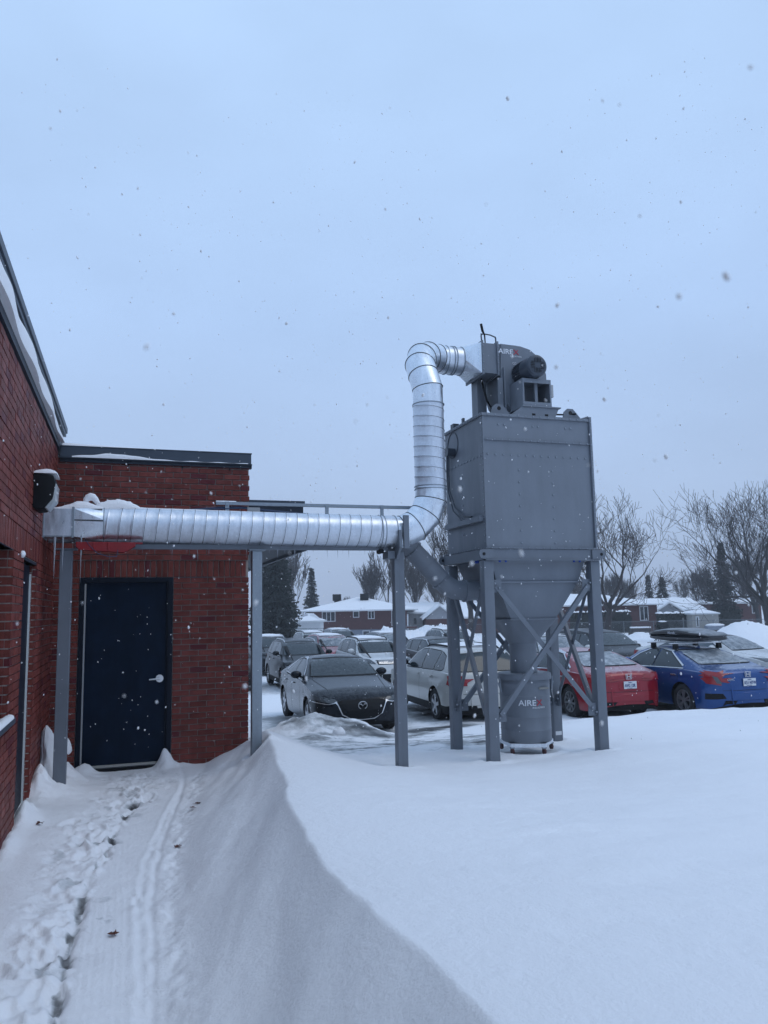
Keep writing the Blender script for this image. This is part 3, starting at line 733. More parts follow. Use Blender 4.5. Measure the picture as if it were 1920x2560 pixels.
dbuild(c, 'sealant_bead', M_seal)
c = spiral_pipe((-.282, YD, ZL), (2.70, YD, zd(2.70)), RD, .122, step=.0065); dbuild(c, 'spiral_pipe', M_galv, smooth=50)
def seam(p0, p1, r, pitch, phase, name='lock_seam'):
    p0 = Vector(p0); p1 = Vector(p1); d = p1-p0; Ln = d.length; d.normalize(); u = Vector((0, 0, 1)) if abs(d.z) < .9 else Vector((-1, 0, 0)); w_ = d.cross(u); pts = []
    k0 = int(Ln/pitch)+2; n = 28
    for i in range(-n, k0*n):
        a = 2*PI*i/n; s_ = (.5-phase-a/(2*PI))*pitch+k0*pitch
        if .004 < s_ < Ln-.004: pts.append(p0+d*s_+(u*math.cos(a)+w_*math.sin(a))*(r+.0035)+d*.005)
    dbuild(MB().tube(pts, .0024, 5), name, M_seal, smooth=60)
seam((-.282, YD, ZL), (2.70, YD, zd(2.70)), RD, .122, 0)
c = MB().tube([(2.69, YD, zd(2.69)), (2.885, YD, zd(2.885))], RD+.003, 48, False); dbuild(c, 'end_sleeve', M_galv, smooth=50)
c = MB()
for xx in (-.283, 2.70, 2.74, 2.875): c.tube([(xx-.004, YD, zd(xx)), (xx+.004, YD, zd(xx))], RD+.009, 48)
dbuild(c, 'joint_ring', M_galvd, smooth=50)
def gores(name, pts, r, mat_, radii=None):
    c = MB().tube(pts, r, 40, False); dbuild(c, name, mat_, smooth=12)
    for i in range(1, len(pts)-1):
        c = MB(); p = Vector(pts[i]); a = (p-Vector(pts[i-1])).normalized(); b2 = (Vector(pts[i+1])-p).normalized(); nb = (a+b2).normalized()
        u_ = a.orthogonal().normalized(); w_ = a.cross(u_); loop = []
        for k in range(41):
            o = (u_*math.cos(2*PI*k/40)+w_*math.sin(2*PI*k/40))*(r+.001); loop.append(p+o+a*(-o.dot(nb)/a.dot(nb)))
        c.tube(loop, .0055, 6, False); dbuild(c, 'gore_seam', M_seal, smooth=40)
def arc(cx, cz, R_, a0, a1, n, y=YD):
    return [(cx+R_*math.cos(a0+(a1-a0)*i/n), y, cz+R_*math.sin(a0+(a1-a0)*i/n)) for i in range(n+1)]
RX_ = 3.355; RE = .48
e1 = [(2.885, YD, zd(2.885))]
# mitred 90 degree elbow of four gores
CZ = zd(2.88)+RE; CX = RX_-RE
segs = 4
for i in range(segs):
    a = -PI/2+(i+.5)*(PI/2)/segs; k = RE/math.cos(PI/4/segs); e1.append((CX+k*math.cos(a), YD, CZ+k*math.sin(a)))
e1.append((RX_, YD, CZ+.03))
gores('lower_elbow', e1, RD, M_galv2)
c = MB()
for zz_ in (CZ+.03, CZ+.065, 4.20): c.tube([(RX_, YD, zz_-.004), (RX_, YD, zz_+.004)], RD+.009, 48)
dbuild(c, 'joint_ring', M_galvd, smooth=50)
c = spiral_pipe((RX_, YD, CZ+.03), (RX_-.003, YD, 4.20), RD, .122, phase=.3, step=.0065); dbuild(c, 'riser_pipe', M_galv, smooth=50)
seam((RX_, YD, CZ+.03), (RX_-.003, YD, 4.20), RD, .122, .3)
up = [(RX_-.003, YD, 4.195), (RX_-.004, YD, 4.40), (RX_-.035, YD+.05, 4.58), (RX_-.03, YD+.16, 4.74), (RX_+.05, YD+.30, 4.885), (RX_+.18, YD+.42, 4.955), (RX_+.34, YD+.52, 4.972), (RX_+.46, 9.05, 4.972)]
gores('upper_elbow', up, RD-.003, M_galv2)
c = MB().tube([(RX_+.45, 9.05, 4.972), (RX_+.68, 9.05, 4.972)], RD-.004, 48, False); dbuild(c, 'short_sleeve', M_galv, smooth=50)
c = MB()
for xx in (RX_+.46, RX_+.54, RX_+.575, RX_+.675): c.tube([(xx-.005, 9.05, 4.972), (xx+.005, 9.05, 4.972)], RD+.005, 48)
dbuild(c, 'joint_ring', M_galvd, smooth=50)
c = s2r(sq4(4.232, 9.05, 4.965, .25, .205), circle_ring((RX_+.68, 9.05, 4.972), RD-.004, 32)); dbuild(c, 'fan_transition', M_galv2, smooth=12)
# snow along the top of the duct
s = ridge_snow((-.85, YD+.02, 2.832), (-.30, YD+.02, 2.845), lambda t: .15, lambda t: .02+.075*math.exp(-((t-.62)/.28)**2), 24, 8, 8); dbuild(s, 'boot_snow', M_snow, smooth=60)
s = ridge_snow((-.42, YD+.02, 2.838), (.10, YD+.02, 2.862), lambda t: .13-.06*t, lambda t: .015+.10*math.sin(PI*min(1, t*1.05))**.8, 24, 8, 9); dbuild(s, 'snow_mound', M_snow, smooth=60)
s = ridge_snow((.0, YD, 2.855), (1.75, YD, 2.848), lambda t: .055*(1-t*.4), lambda t: .022*(1-t)+.006, 90, 6, 10); dbuild(s, 'snow_strip', M_snow, smooth=60)
s = MB().tube([(-.475, YD+.05, 2.88), (-.474, YD+.05, 2.92), (-.468, YD+.05, 2.955), (-.450, YD+.05, 2.980), (-.425, YD+.05, 2.990), (-.400, YD+.05, 2.985), (-.378, YD+.05, 2.965), (-.352, YD+.05, 2.925), (-.31, YD+.05, 2.89), (-.27, YD+.05, 2.87)], [.018, .022, .030, .036, .040, .038, .032, .025, .022, .012], 14); dbuild(s, 'snow_knob', M_snow, smooth=60)

# icicles
ic = MB().tube([(0, 0, 0), (.002, 0, -.3), (-.001, 0, -.62), (0, 0, -1)], [.5, .36, .2, .03], 8).mesh('icicle', M_ice, smooth=60)
ri = random.Random(11)
icl = [(-.735, YD-.172, 2.545, .42, .026, 'thick icicle hanging in front of the grey post beneath the duct boot'),
       (-.66, YD-.172, 2.56, .36, .022, 'second thick icicle at the duct boot, close against the grey post'),
       (-.49, YD-.172, 2.56, .47, .018, 'long thin icicle hanging just left of the door head beside the red box')]
for xx, yy, zz_, ln, rr, lb in icl:
    o = link('icicle', ic, None, (xx, yy, zz_), label=lb, category='icicle', group='icicles hanging under the duct'); o.scale = (rr, rr, ln)
small = [.00, .10, .17, .23, .38, .40, .47, .55, .66, .78, .92, 1.03, 1.10, 1.18, 1.30, 1.43, 1.52, 1.60, 1.71, 1.85, 1.92, 2.08, 2.20, 2.26, 2.33, 2.46, 2.52, 2.60]
long_ = {1.71: .30, 2.20: .14, 1.52: .16, .66: .16, .40: .19, 2.33: .13, 1.18: .15}
for xx in small:
    ln = long_.get(xx, ri.uniform(.06, .14)); rr = .010 if xx in long_ else ri.uniform(.006, .009)
    lb = 'longest icicle under the round duct, right of the brick wing' if xx == 1.71 else 'short thin icicle hanging under the round galvanised duct'
    o = link('icicle', ic, None, (xx, YD-.03, zd(xx)-RD+.006), label=lb, category='icicle', group='icicles hanging under the duct'); o.scale = (rr, rr, ln)

# ------------------------------------------------------------------ duct supports
def post(label, x, w_, z1, z0, m=M_greyd, extra=None):
    t = thing('support_post', label, 'post', (x, YD, z0), 0, 'steel posts carrying the duct')
    h = z1-z0
    c = MB().box(-w_/2, w_/2, -w_/2, w_/2, 0, h); c.build('shaft', m, t, bevel=.006)
    return t, h
p1, h1 = post('grey square steel post left of the navy door, under the duct boot', -.635, .118, 2.43, .02)
MB().box(-.10, .10, -.08, .08, h1+.0, h1+.012).build('head_plate', M_greyd, p1)
p2, h2 = post('mottled galvanised square post at the corner of the brick wing', 1.293, .108, 2.43, .25, M_galvd)
MB().box(-.09, .09, -.08, .08, h2, h2+.01).build('head_plate', M_galvd, p2)
p3 = thing('support_post', 'grey channel post with a curved saddle where the duct turns upwards', 'post', (2.93, YD, -.10), 0, 'steel posts carrying the duct')
c = MB().box(-.065, -.020, -.055, .055, 0, 2.53); c.box(-.0195, .062, -.03, .055, 0, 2.53); c.build('shaft', M_greyd, p3, bevel=.004)
c = MB().box(-.068, -.066, -.05, .05, .0, .9); c.cyl((.02, -.032, .2), (.02, -.028, .2), .008, 8); c.cyl((.02, -.032, .75), (.02, -.028, .75), .008, 8); c.build('splice_plate', M_greyd, p3)
c = MB(); inner = []; outer = []
for k in range(21):
    a = PI+PI*k/20; inner.append((YD+.189*math.cos(a)-YD, 2.658+.189*math.sin(a)+.10)); 
o_ = [(-.235, 2.76), (-.235, 2.56), (-.12, 2.44), (.12, 2.44), (.235, 2.56), (.235, 2.76)]
poly = [(p[0], p[1]) for p in inner]+[(q[0], q[1]) for q in reversed(o_)]
c.prism(poly, 'x', -.062, -.030); c.build('saddle', M_greyd, p3)
c = MB().box(-.155, -.07, -.10, .10, 2.445, 2.53); c.build('bracket', M_greyd, p3)
c = MB().box(-.004, .060, -.235, -.195, 2.55, 2.93); c.build('clamp_leg', M_greyd, p3, bevel=.004)
bm_ = thing('support_beam', 'grey steel beam running under the duct from post to post', 'beam', (-.56, YD, 2.43))
MB().box(.0, 3.36, -.035, .035, .013, .062).build('web', M_greyd, bm_)
MB().box(.0, 3.36, -.05, .05, .0635, .0685).build('flange', M_greyd, bm_)
MB().cyl((3.27, -.07, .0), (3.27, .05, .0), .028, 16).build('end_roller', M_black, bm_, smooth=40)
# strut rail with hoses
rl = thing('strut_rail', 'galvanised strut rail held above the duct on small brackets', 'rail', (.876, 8.72, 2.96))
MB().box(0, 2.50, -.02, .02, 0, .035).build('channel', M_galvd, rl)
for bx in (.12, 1.26, 1.93):
    c = MB().box(bx-.022, bx+.022, -.024, -.0205, -.115, .037); c.box(bx-.015, bx+.015, -.032, -.024, -.01, .015); c.build('bracket', M_galvd, rl)
s = ridge_snow((.0, 0, .035), (.22, 0, .035), lambda t: .018, lambda t: .012, 10, 6, 12); s.build('snow_strip', M_snow, rl, smooth=60)
cb_ = thing('air_hose', 'dark blue air hose lying along the top of the duct under the rail', 'hose', (.4, 8.70, 2.86))
for q in (0, 1):
    P_ = [(-.5, .02*q, .0+.01*q), (0, .02*q, .02), (.5, .02*q, .05+.02*q), (.75, .02*q, .065+.015*q), (1.2, .02*q, .03+.01*q), (1.73, .02*q, .0), (2.3, 0.02*q, .0), (2.7, .02*q, -.02), (2.95, .02*q, -.08)]
    MB().tube(P_, .008, 8).build('hose_run', M_cable, cb_, smooth=60)
MB().box(.82, .96, -.012, .03, .02, .075).build('junction_box', M_strip, cb_)
# red plastic box tucked under the duct
rb = thing('red_plastic_box', 'red translucent plastic tray tucked beneath the duct above the door', 'plastic tray', (-.5, 8.37, 2.40))
def slab(name, pts, y0, y1):
    return MB().prism(pts, 'y', y0, y1).build(name, M_redpl, rb, bevel=.004)
slab('tray_panel', [(.0, .02), (.42, -.005), (.53, .06), (.53, .10), (-.04, .10), (-.04, .05)], -.05, .04)
slab('rib', [(.12, .03), (.14, .03), (.14, .095), (.12, .095)], -.058, -.051); slab('rib', [(.26, .02), (.28, .02), (.28, .095), (.26, .095)], -.058, -.051)
slab('end_clip', [(.531, .085), (.60, .085), (.60, .10), (.531, .10)], -.03, .03)
cw = thing('hanging_wire', 'thin dark wire drooping below the red tray over the door', 'wire', (-.45, 8.28, 2.5))
MB().tube([(0, 0, .02), (.04, 0, -.04), (.12, 0, -.12), (.22, 0, -.15), (.30, 0, -.15), (.31, .03, -.08)], .004, 6).build('strand', M_cable, cw, smooth=60)

# ------------------------------------------------------------------ grey inlet pipe behind the duct
pi_ = thing('inlet_pipe', 'grey painted pipe behind the duct that bends down at forty-five degrees into the hopper', 'pipe', (3.1, 8.97, 2.66))
po = Vector((-3.1, -8.97, -2.66)); PR = .122
def pbuild(mb, name, m=M_grey, **k): return shift(mb, po).build(name, m, pi_, **k)
pbuild(MB().tube([(LX, 8.97, 2.665), (-.35, 8.97, 2.665)], PR, 32, True), 'galvanised_stub', M_galvd, smooth=40)
pbuild(MB().tube([(-.349, 8.97, 2.665), (3.06, 8.97, 2.645), (3.15, 8.97, 2.61), (3.22, 8.97, 2.545)], PR, 32, True), 'horizontal_run', smooth=25)
pbuild(MB().tube([(3.21, 8.97, 2.552), (3.665, 8.97, 2.098)], PR, 32, False), 'sloping_run', smooth=25)
pbuild(MB().tube([(3.66, 8.97, 2.103), (3.72, 8.97, 2.048), (3.82, 8.97, 1.998), (3.94, 8.97, 1.982), (4.36, 8.97, 1.982)], PR, 32, False), 'bend', smooth=14)
d_ = Vector((.7071, 0, -.7071))
for t_ in (.10, .36, .62):
    p = Vector((3.21, 8.97, 2.552))+d_*t_; pbuild(MB().tube([p-d_*.006, p+d_*.006], PR+(.018 if t_ != .36 else .004), 32), 'pipe_flange', smooth=40)
pbuild(MB().tube([(3.945, 8.97, 1.982), (3.972, 8.97, 1.982)], PR+.02, 32), 'pipe_flange', smooth=40)

c = MB()
for t_ in (.10, .62):
    for k in range(8):
        a = 2*PI*k/8; u_ = Vector((.7071, 0, .7071))*math.cos(a)+Vector((0, 1, 0))*math.sin(a); p = Vector((3.21, 8.97, 2.552))+d_*t_+u_*(PR+.012)
        c.cyl(p-d_*.014, p+d_*.014, .007, 6)
pbuild(c, 'flange_bolt', M_bolt)

# ------------------------------------------------------------------ dust collector
BX0, BX1, BY0, BY1, BZ0, BZ1 = 4.005, 5.485, 8.39, 9.57, 2.47, 4.115
MXc, MYc = (BX0+BX1)/2, (BY0+BY1)/2
dc = thing('dust_collector', 'tall grey dust collector on four braced legs, fan on top and hopper below', 'dust collector', (MXc, MYc, 0))
dof = Vector((-MXc, -MYc, 0))
def cb(mb, name, m=M_grey, parent=dc, **k): return shift(mb, dof).build(name, m, parent, **k)
hs = MB(); hs.box(BX0, BX1, BY0, BY1, BZ0, BZ1)
housing = cb(hs, 'housing', M_grey, bevel=.004)
c = MB()   # folded top flange, corner angles and panel laps
c.box(BX0-.012, BX1+.012, BY0-.022, BY0-.001, BZ1-.03, BZ1+.004); c.box(BX0-.022, BX0-.001, BY0-.001, BY1, BZ1-.03, BZ1+.004)
c.box(BX1+.001, BX1+.03, BY0-.03, BY0+.02, BZ0+.012, BZ1+.03); c.box(BX0+.02, BX1-.001, BY0-.020, BY0-.001, 3.785, 3.803)
c.box(BX0+.0, BX0+.03, BY0-.007, BY0-.001, BZ0+.015, BZ1-.031)
cb(c, 'panel_flange', M_grey, housing)
c = MB(); c.box(BX0-.03, BX1+.03, BY0-.045, BY0-.001, BZ0-.008, BZ0+.004); c.box(BX0-.045, BX0-.001, BY0-.001, BY1+.03, BZ0-.008, BZ0+.004)
c.box(BX0+.05, BX1-.02, BY0-.030, BY0-.002, BZ0+.005, BZ0+.012)
cb(c, 'base_flange', M_grey, housing)
# bolts
bt = MB()
def hexb(x, y, z, ax, r=.0105, l=.011):
    d = {'y': (0, -l, 0), 'x': (-l, 0, 0), 'z': (0, 0, l)}[ax]; bt.cyl((x, y, z), (x+d[0], y+d[1], z+d[2]), r, 6)
for k in range(14): hexb(BX0+.06+k*.104, BY0, 3.61, 'y')
for xx in (4.475, 4.935):
    for k in range(7): hexb(xx, BY0, 3.43-k*.149, 'y')
for xx in (4.22, 4.30, 4.69, 4.765, 5.15, 5.225): hexb(xx, BY0, 3.985, 'y')
for k in range(22): hexb(BX0-.002, BY0+.02, 2.55+k*.072, 'x', .008)
for k in range(12): hexb(BX0, BY0+.08+k*.098, 3.60, 'x', .011)
for k in range(7): hexb(BX0, 9.04, 3.44-k*.125, 'x', .010)
for k in range(14): hexb(BX0+.06+k*.104, BY0-.022, BZ1-.014, 'y', .008); hexb(BX0-.022, BY0+.04+k*.085, BZ1-.014, 'x', .008)
for k in range(22): hexb(BX1+.012, BY0-.030, 2.56+k*.072, 'y', .009, .006)
for k in range(15): hexb(BX0+.05+k*.099, BY0-.020, 3.794, 'y', .008); hexb(BX0+.05+k*.099, BY0-.046, BZ0-.002, 'y', .007); hexb(BX0-.046, BY0+.03+k*.08, BZ0-.002, 'x', .007)
cb(bt, 'housing_bolts', M_bolt, dc, kind='stuff')
# round inspection port with conduit on the left side
c = MB(); rr_ = [Vector((BX0-.004, 9.30+.17*math.cos(2*PI*k/28), 3.90+.17*math.sin(2*PI*k/28))) for k in range(29)]; c.tube(rr_, .006, 6)
c.cyl((BX0, 9.27, 3.80), (BX0-.10, 9.27, 3.80), .055, 20); c.cyl((BX0-.10, 9.27, 3.80), (BX0-.115, 9.27, 3.80), .065, 20); cb(c, 'side_port', M_motor, smooth=40)
c = MB()
for dy in (0, .05):
    c.tube([(BX0-.03, 9.42-dy, 3.86), (BX0-.035, 9.44-dy, 3.55), (BX0-.035, 9.42-dy, 3.30), (BX0-.03, 9.28-dy, 3.02+dy), (BX0-.02, 9.05-dy, 2.88+dy), (BX0-.015, 8.75, 2.84+dy)], .010, 8)
cb(c, 'conduit', M_motor, smooth=50)
c = MB().box(BX0-.05, BX0-.001, 8.45, 9.54, 2.80, 2.865); cb(c, 'side_rail', M_grey)
# ring beam with lugs
rbm = MB()
for yy in (BY0-.03, BY1-.07):
    rbm.box(BX0-.05, BX1+.05, yy-.0, yy+.10, 2.335, 2.458)
rbm.box(BX0-.05, BX0+.05, BY0+.071, BY1-.071, 2.335, 2.458); rbm.box(BX1-.05, BX1+.05, BY0+.071, BY1-.071, 2.335, 2.458)
ringb = cb(rbm, 'ring_beam', M_greyd)
for sx in (-1, 1):
    for yy in (BY0-.045, BY1+.045):
        xe = BX0-.12 if sx < 0 else BX1+.12
        pts = []
        for k in range(7):
            a = PI/2+PI*k/6; pts.append((xe+sx*-.052+sx*-.0+(-sx)*0+.052*math.cos(a)*(1 if sx < 0 else -1), 2.397+.056*math.sin(a)))
        pts += [(xe-sx*.19, 2.341), (xe-sx*.19, 2.453)]
        c = MB().prism(pts, 'y', yy-.008, yy+.008); lug = cb(c, 'lifting_lug', M_greyd, ringb)
        cb(MB().cyl((xe-sx*.06, yy-.010, 2.397), (xe-sx*.06, yy+.010, 2.397), .020, 16), 'lug_hole', M_seam, ringb)
c = MB()
for xx in (4.17, 4.25, 5.18, 5.26): c.cyl((xx, BY0-.005, 2.334), (xx, BY0-.005, 2.302), .014, 8)
for yy in (8.60, 8.66): c.cyl((BX0-.02, yy, 2.334), (BX0-.02, yy, 2.302), .014, 8)
cb(c, 'blue_bolt', M_blue, ringb)
c = MB(); c.box(3.97, BX1+.07, BY0-.05, BY0-.02, 2.322, 2.334); cb(c, 'cap_strip', M_greyd, ringb)
# legs
LEG = [(4.018, 8.435), (5.472, 8.435), (4.018, 9.505), (5.472, 9.505)]
LZ = [-.05, -.05, -.15, -.15]
for (lx, ly), lz in zip(LEG, LZ):
    c = MB().box(lx-.063, lx+.063, ly-.063, ly+.063, lz, 2.321); leg = cb(c, 'leg', M_greyd, bevel=.007, smooth=30)
    cb(MB().box(lx-.085, lx+.085, ly-.085, ly+.085, lz-.012, lz), 'foot_plate', M_greyd, leg)
lab = cb(MB().box(5.425, 5.515, 9.438, 9.441, .06, .11), 'maker_label', M_plate)
# gussets and cross braces on the four sides
def brace_face(axis, c0, pa, pb, yv, ztop=2.02, zbot=.52):
    """two angle braces crossing between a pair of legs"""
    for flip in (0, 1):
        za, zb = (ztop, zbot) if flip == 0 else (zbot, ztop)
        A = (pa+.10, za); B = (pb-.10, zb)
        o_ = yv+(-.022 if flip else .0)
        P0 = (A[0], o_, A[1]) if axis == 'x' else (o_, A[0], A[1]); P1 = (B[0], o_, B[1]) if axis == 'x' else (o_, B[0], B[1])
        nrm = Vector((0, -1, 0)) if axis == 'x' else Vector((-1, 0, 0))
        m = MB(); m.bar(P0, P1, .058, .007, up=nrm)
        d = (Vector(P1)-Vector(P0)).normalized(); sd_ = d.cross(nrm).normalized()
        if sd_.z < 0: sd_ = -sd_
        q0 = Vector(P0)+sd_*.026+nrm*-.022; q1 = Vector(P1)+sd_*.026+nrm*-.022
        m.bar(q0, q1, .007, .04, up=nrm)
        cb(m, 'cross_brace', M_greyd)
    for a, s_ in ((pa, 1), (pb, -1)):
        for z_ in (ztop, zbot):
            x0_, x1_ = sorted((a+s_*.055, a+s_*.175))
            if axis == 'x': m = MB().box(x0_, x1_, yv+.006, yv+.016, z_-.075, z_+.075)
            else: m = MB().box(yv+.006, yv+.016, x0_, x1_, z_-.075, z_+.075)
            g_ = cb(m, 'gusset_plate', M_greyd)
            mb2 = MB()
            for q in (-.03, .025):
                if axis == 'x': mb2.cyl((a+s_*(.11+q), yv-.026, z_-s_*0+(-q if z_ == ztop else q)), (a+s_*(.11+q), yv+.0, z_+(-q if z_ == ztop else q)), .012, 6)
                else: mb2.cyl((yv-.026, a+s_*(.11+q), z_+(-q if z_ == ztop else q)), (yv, a+s_*(.11+q), z_+(-q if z_ == ztop else q)), .012, 6)
            cb(mb2, 'gusset_bolt', M_bolt, g_)
brace_face('x', 0, 4.018, 5.472, 8.405)
brace_face('x', 0, 4.018, 5.472, 9.49)
brace_face('y', 0, 8.435, 9.505, 4.0)
brace_face('y', 0, 8.435, 9.505, 5.452)
# hopper
def sq(hx, hy, z): return [(MXc-hx, MYc-hy, z), (MXc+hx, MYc-hy, z), (MXc+hx, MYc+hy, z), (MXc-hx, MYc+hy, z)]
c = MB().rings([sq(.655, .52, 2.334), sq(.635, .50, 2.30), sq(.56, .462, 2.07), sq(.312, .312, 1.622)], cap=False); hop = cb(c, 'hopper', M_grey)
c = MB()
for a, b, z_ in ((.575, .476, 2.066),):
    c.bar((MXc-a, MYc-b, z_), (MXc+a, MYc-b, z_), .03, .02); c.bar((MXc-a, MYc-b, z_), (MXc-a, MYc+b, z_), .03, .02); c.bar((MXc+a, MYc-b, z_), (MXc+a, MYc+b, z_), .03, .02)
cb(c, 'hopper_stiffener', M_grey, hop)
c = MB().rings([sq(.335, .335, 1.607), sq(.335, .335, 1.622)]); cb(c, 'hopper_flange', M_grey, hop)
n_ = 48; r1 = []; r2 = []
for k in range(n_):
    a = 2*PI*k/n_+PI/4; ca, sa = math.cos(a), math.sin(a); m_ = max(abs(ca), abs(sa))
    r1.append((MXc+.312*ca/m_, MYc+.312*sa/m_, 1.607)); r2.append((MXc+.17*ca, MYc+.17*sa, 1.31))
cb(s2r([(MXc+.312, MYc+.312, 1.607), (MXc-.312, MYc+.312, 1.607), (MXc-.312, MYc-.312, 1.607), (MXc+.312, MYc-.312, 1.607)], r2), 'square_to_round_spout', M_grey, smooth=14)
cb(MB().tube([(MXc, MYc, 1.31), (MXc, MYc, .95)], .170, 48), 'drop_tube', M_grey, smooth=40)
cb(MB().tube([(MXc, MYc, 1.252), (MXc, MYc, 1.262)], .173, 48), 'tube_band', M_grey, smooth=40)
# fan and its deck
fan_pts = [(4.45, 5.165), (4.72, 5.165), (4.80, 5.155), (4.90, 5.12), (5.0, 5.045), (5.08, 4.94), (5.125, 4.80), (5.13, 4.64), (5.09, 4.48), (5.0, 4.36), (4.88, 4.29), (4.74, 4.27), (4.62, 4.32), (4.54, 4.41), (4.505, 4.53), (4.50, 4.765), (4.45, 4.765)]
c = MB().prism(fan_pts, 'y', 8.80, 9.30); fan = cb(c, 'fan_housing', M_grey, smooth=20)
c = MB().prism([((x-4.82)*1.0+4.82+(.02 if x > 4.82 else -.02), z) for x, z in fan_pts[2:16]]+[(4.5, 5.165)], 'y', 8.785, 8.799); cb(c, 'fan_side_plate', M_grey, fan)
c = MB().box(4.435, 4.50, 8.768, 8.7995, 4.14, 4.70); c.box(4.512, 4.532, 8.75, 8.784, 4.14, 4.84); cb(c, 'bearing_strip', M_grey, fan)
c = MB().box(4.234, 4.449, 8.80, 9.30, 4.763, 5.163); dm = cb(c, 'damper_box', M_grey, bevel=.003)
c = MB(); c.box(4.228, 4.248, 8.775, 9.325, 4.735, 5.19); c.box(4.440, 4.462, 8.775, 9.325, 4.735, 5.19)
cb(c, 'damper_flange', M_grey, dm)
c = MB()
for z_ in (4.80, 4.90, 5.0, 5.12): c.cyl((4.238, 8.775, z_), (4.238, 8.765, z_), .008, 6); c.cyl((4.451, 8.775, z_), (4.451, 8.765, z_), .008, 6)
cb(c, 'damper_bolt', M_bolt, dm)
c = MB(); c.tube([(4.246, 8.82, 5.18), (4.240, 8.82, 5.26), (4.25, 8.82, 5.285)], .010, 8); c.tube([(4.447, 8.82, 5.18), (4.447, 8.82, 5.24), (4.44, 8.82, 5.262)], .010, 8)
c.tube([(4.235, 8.82, 5.283), (4.30, 8.82, 5.288), (4.37, 8.82, 5.282), (4.45, 8.82, 5.256)], .009, 8); cb(c, 'quadrant_guide', M_motor, dm, smooth=50)
c = MB(); c.tube([(4.295, 8.82, 5.16), (4.29, 8.82, 5.27), (4.262, 8.82, 5.33), (4.245, 8.82, 5.42)], [.008, .010, .017, .017], 10); cb(c, 'damper_lever', M_black, dm, smooth=50)
c = MB().box(4.30, 4.43, 9.12, 9.30, 4.117, 4.762); c.box(4.2, 4.7, 8.95, 9.5, 4.116, 4.145); cb(c, 'fan_column', M_grey)
c = MB().tube([(4.33, 9.05, 4.76), (4.345, 9.02, 4.62), (4.38, 9.0, 4.45), (4.47, 8.98, 4.30), (4.6, 8.95, 4.19)], .013, 8); cb(c, 'motor_cable', M_black, smooth=50)
# motor pedestal: an open box frame on a flared base
P0, P1, Q0, Q1, Z0_, Z1_ = 4.605, 5.005, 8.44, 8.784, 4.265, 4.615
c = MB()
c.box(P0, P1, Q0, Q1, Z1_-.012, Z1_); c.box(P0, P1, Q0, Q1, Z0_, Z0_+.012); c.box(P0, P0+.012, Q0, Q1, Z0_+.012, Z1_-.012); c.box(P1-.012, P1, Q0, Q1, Z0_+.012, Z1_-.012)
c.box(P0+.012, P1-.012, Q0, Q0+.008, Z1_-.055, Z1_-.0125); c.box(P0+.012, P1-.012, Q0, Q0+.008, Z0_+.0125, Z0_+.05); c.box(P0+.012, P0+.02, Q0, Q0+.008, Z0_+.051, Z1_-.056); c.box(P1-.02, P1-.012, Q0, Q0+.008, Z0_+.051, Z1_-.056)
c.box(P0+.20, P0+.24, Q0+.06, Q0+.10, Z0_+.012, Z1_-.012); c.box(P0+.013, P1-.013, Q1-.010, Q1, Z0_+.013, Z1_-.013)
ped = cb(c, 'motor_pedestal', M_grey)
c = MB().prism([(P0-.19, 4.125), (P0-.0, Z0_-.002), (P1+.10, Z0_-.002), (P1+.10, Z0_-.012), (P1+.04, 4.125)], 'y', Q0+.0, Q0+.01)
c.prism([(P0-.19, 4.125), (P0-.0, Z0_-.002), (P1+.10, Z0_-.002), (P1+.04, 4.125)], 'y', Q1, Q1+.01); c.box(P0-.02, P1+.12, Q0-.02, Q1+.02, Z0_-.018, Z0_-.003)
cb(c, 'pedestal_base', M_grey, ped)
for a_ in (4.72, 4.90): cb(MB().box(a_, a_+.045, Q0-.004, Q0+.001, 4.14, 4.165), 'base_slot', M_seam, ped)
c = MB().box(P1+.004, P1+.045, Q0+.02, Q0+.14, 4.40, 4.56); cb(c, 'terminal_plate', M_strip, ped, bevel=.004)
c = MB().tube([(P1+.03, 8.6, 4.25), (P1+.10, 8.55, 4.20), (P1+.22, 8.45, 4.18), (P1+.33, 8.42, 4.19)], .011, 8); cb(c, 'supply_cable', M_black, ped, smooth=50)
mz, mx = 4.765, 4.775
c = MB().tube([(mx, 8.52, mz), (mx, 8.78, mz)], .135, 40); 
for k in range(30):
    a = 2*PI*k/30; c.bar((mx+.138*math.cos(a), 8.53, mz+.138*math.sin(a)), (mx+.138*math.cos(a), 8.77, mz+.138*math.sin(a)), .005, .02, up=(math.cos(a), 0, math.sin(a)))
c.box(mx-.13, mx+.13, 8.52, 8.76, Z1_+.001, Z1_+.03)
mot = cb(c, 'motor', M_motor, smooth=30)
c = MB().tube([(mx, 8.345, mz), (mx, 8.352, mz), (mx, 8.372, mz), (mx, 8.56, mz)], [.105, .125, .142, .148], 48); cb(c, 'fan_cowl', M_motor, mot, smooth=30)
c = MB()
for k in range(9):
    o_ = -.084+k*.021; l_ = math.sqrt(max(0, .098**2-o_*o_))
    if abs(o_) < .06:
        for s_ in (-1, 1): c.box(mx+o_-.0035, mx+o_+.0035, 8.340, 8.3448, *sorted((mz+s_*.035, mz+s_*l_)))
        for s_ in (-1, 1): c.box(*sorted((mx+s_*.042, mx+s_*l_)), 8.340, 8.3448, mz+o_-.0035, mz+o_+.0035)
cb(c, 'cowl_slots', M_seam, mot)
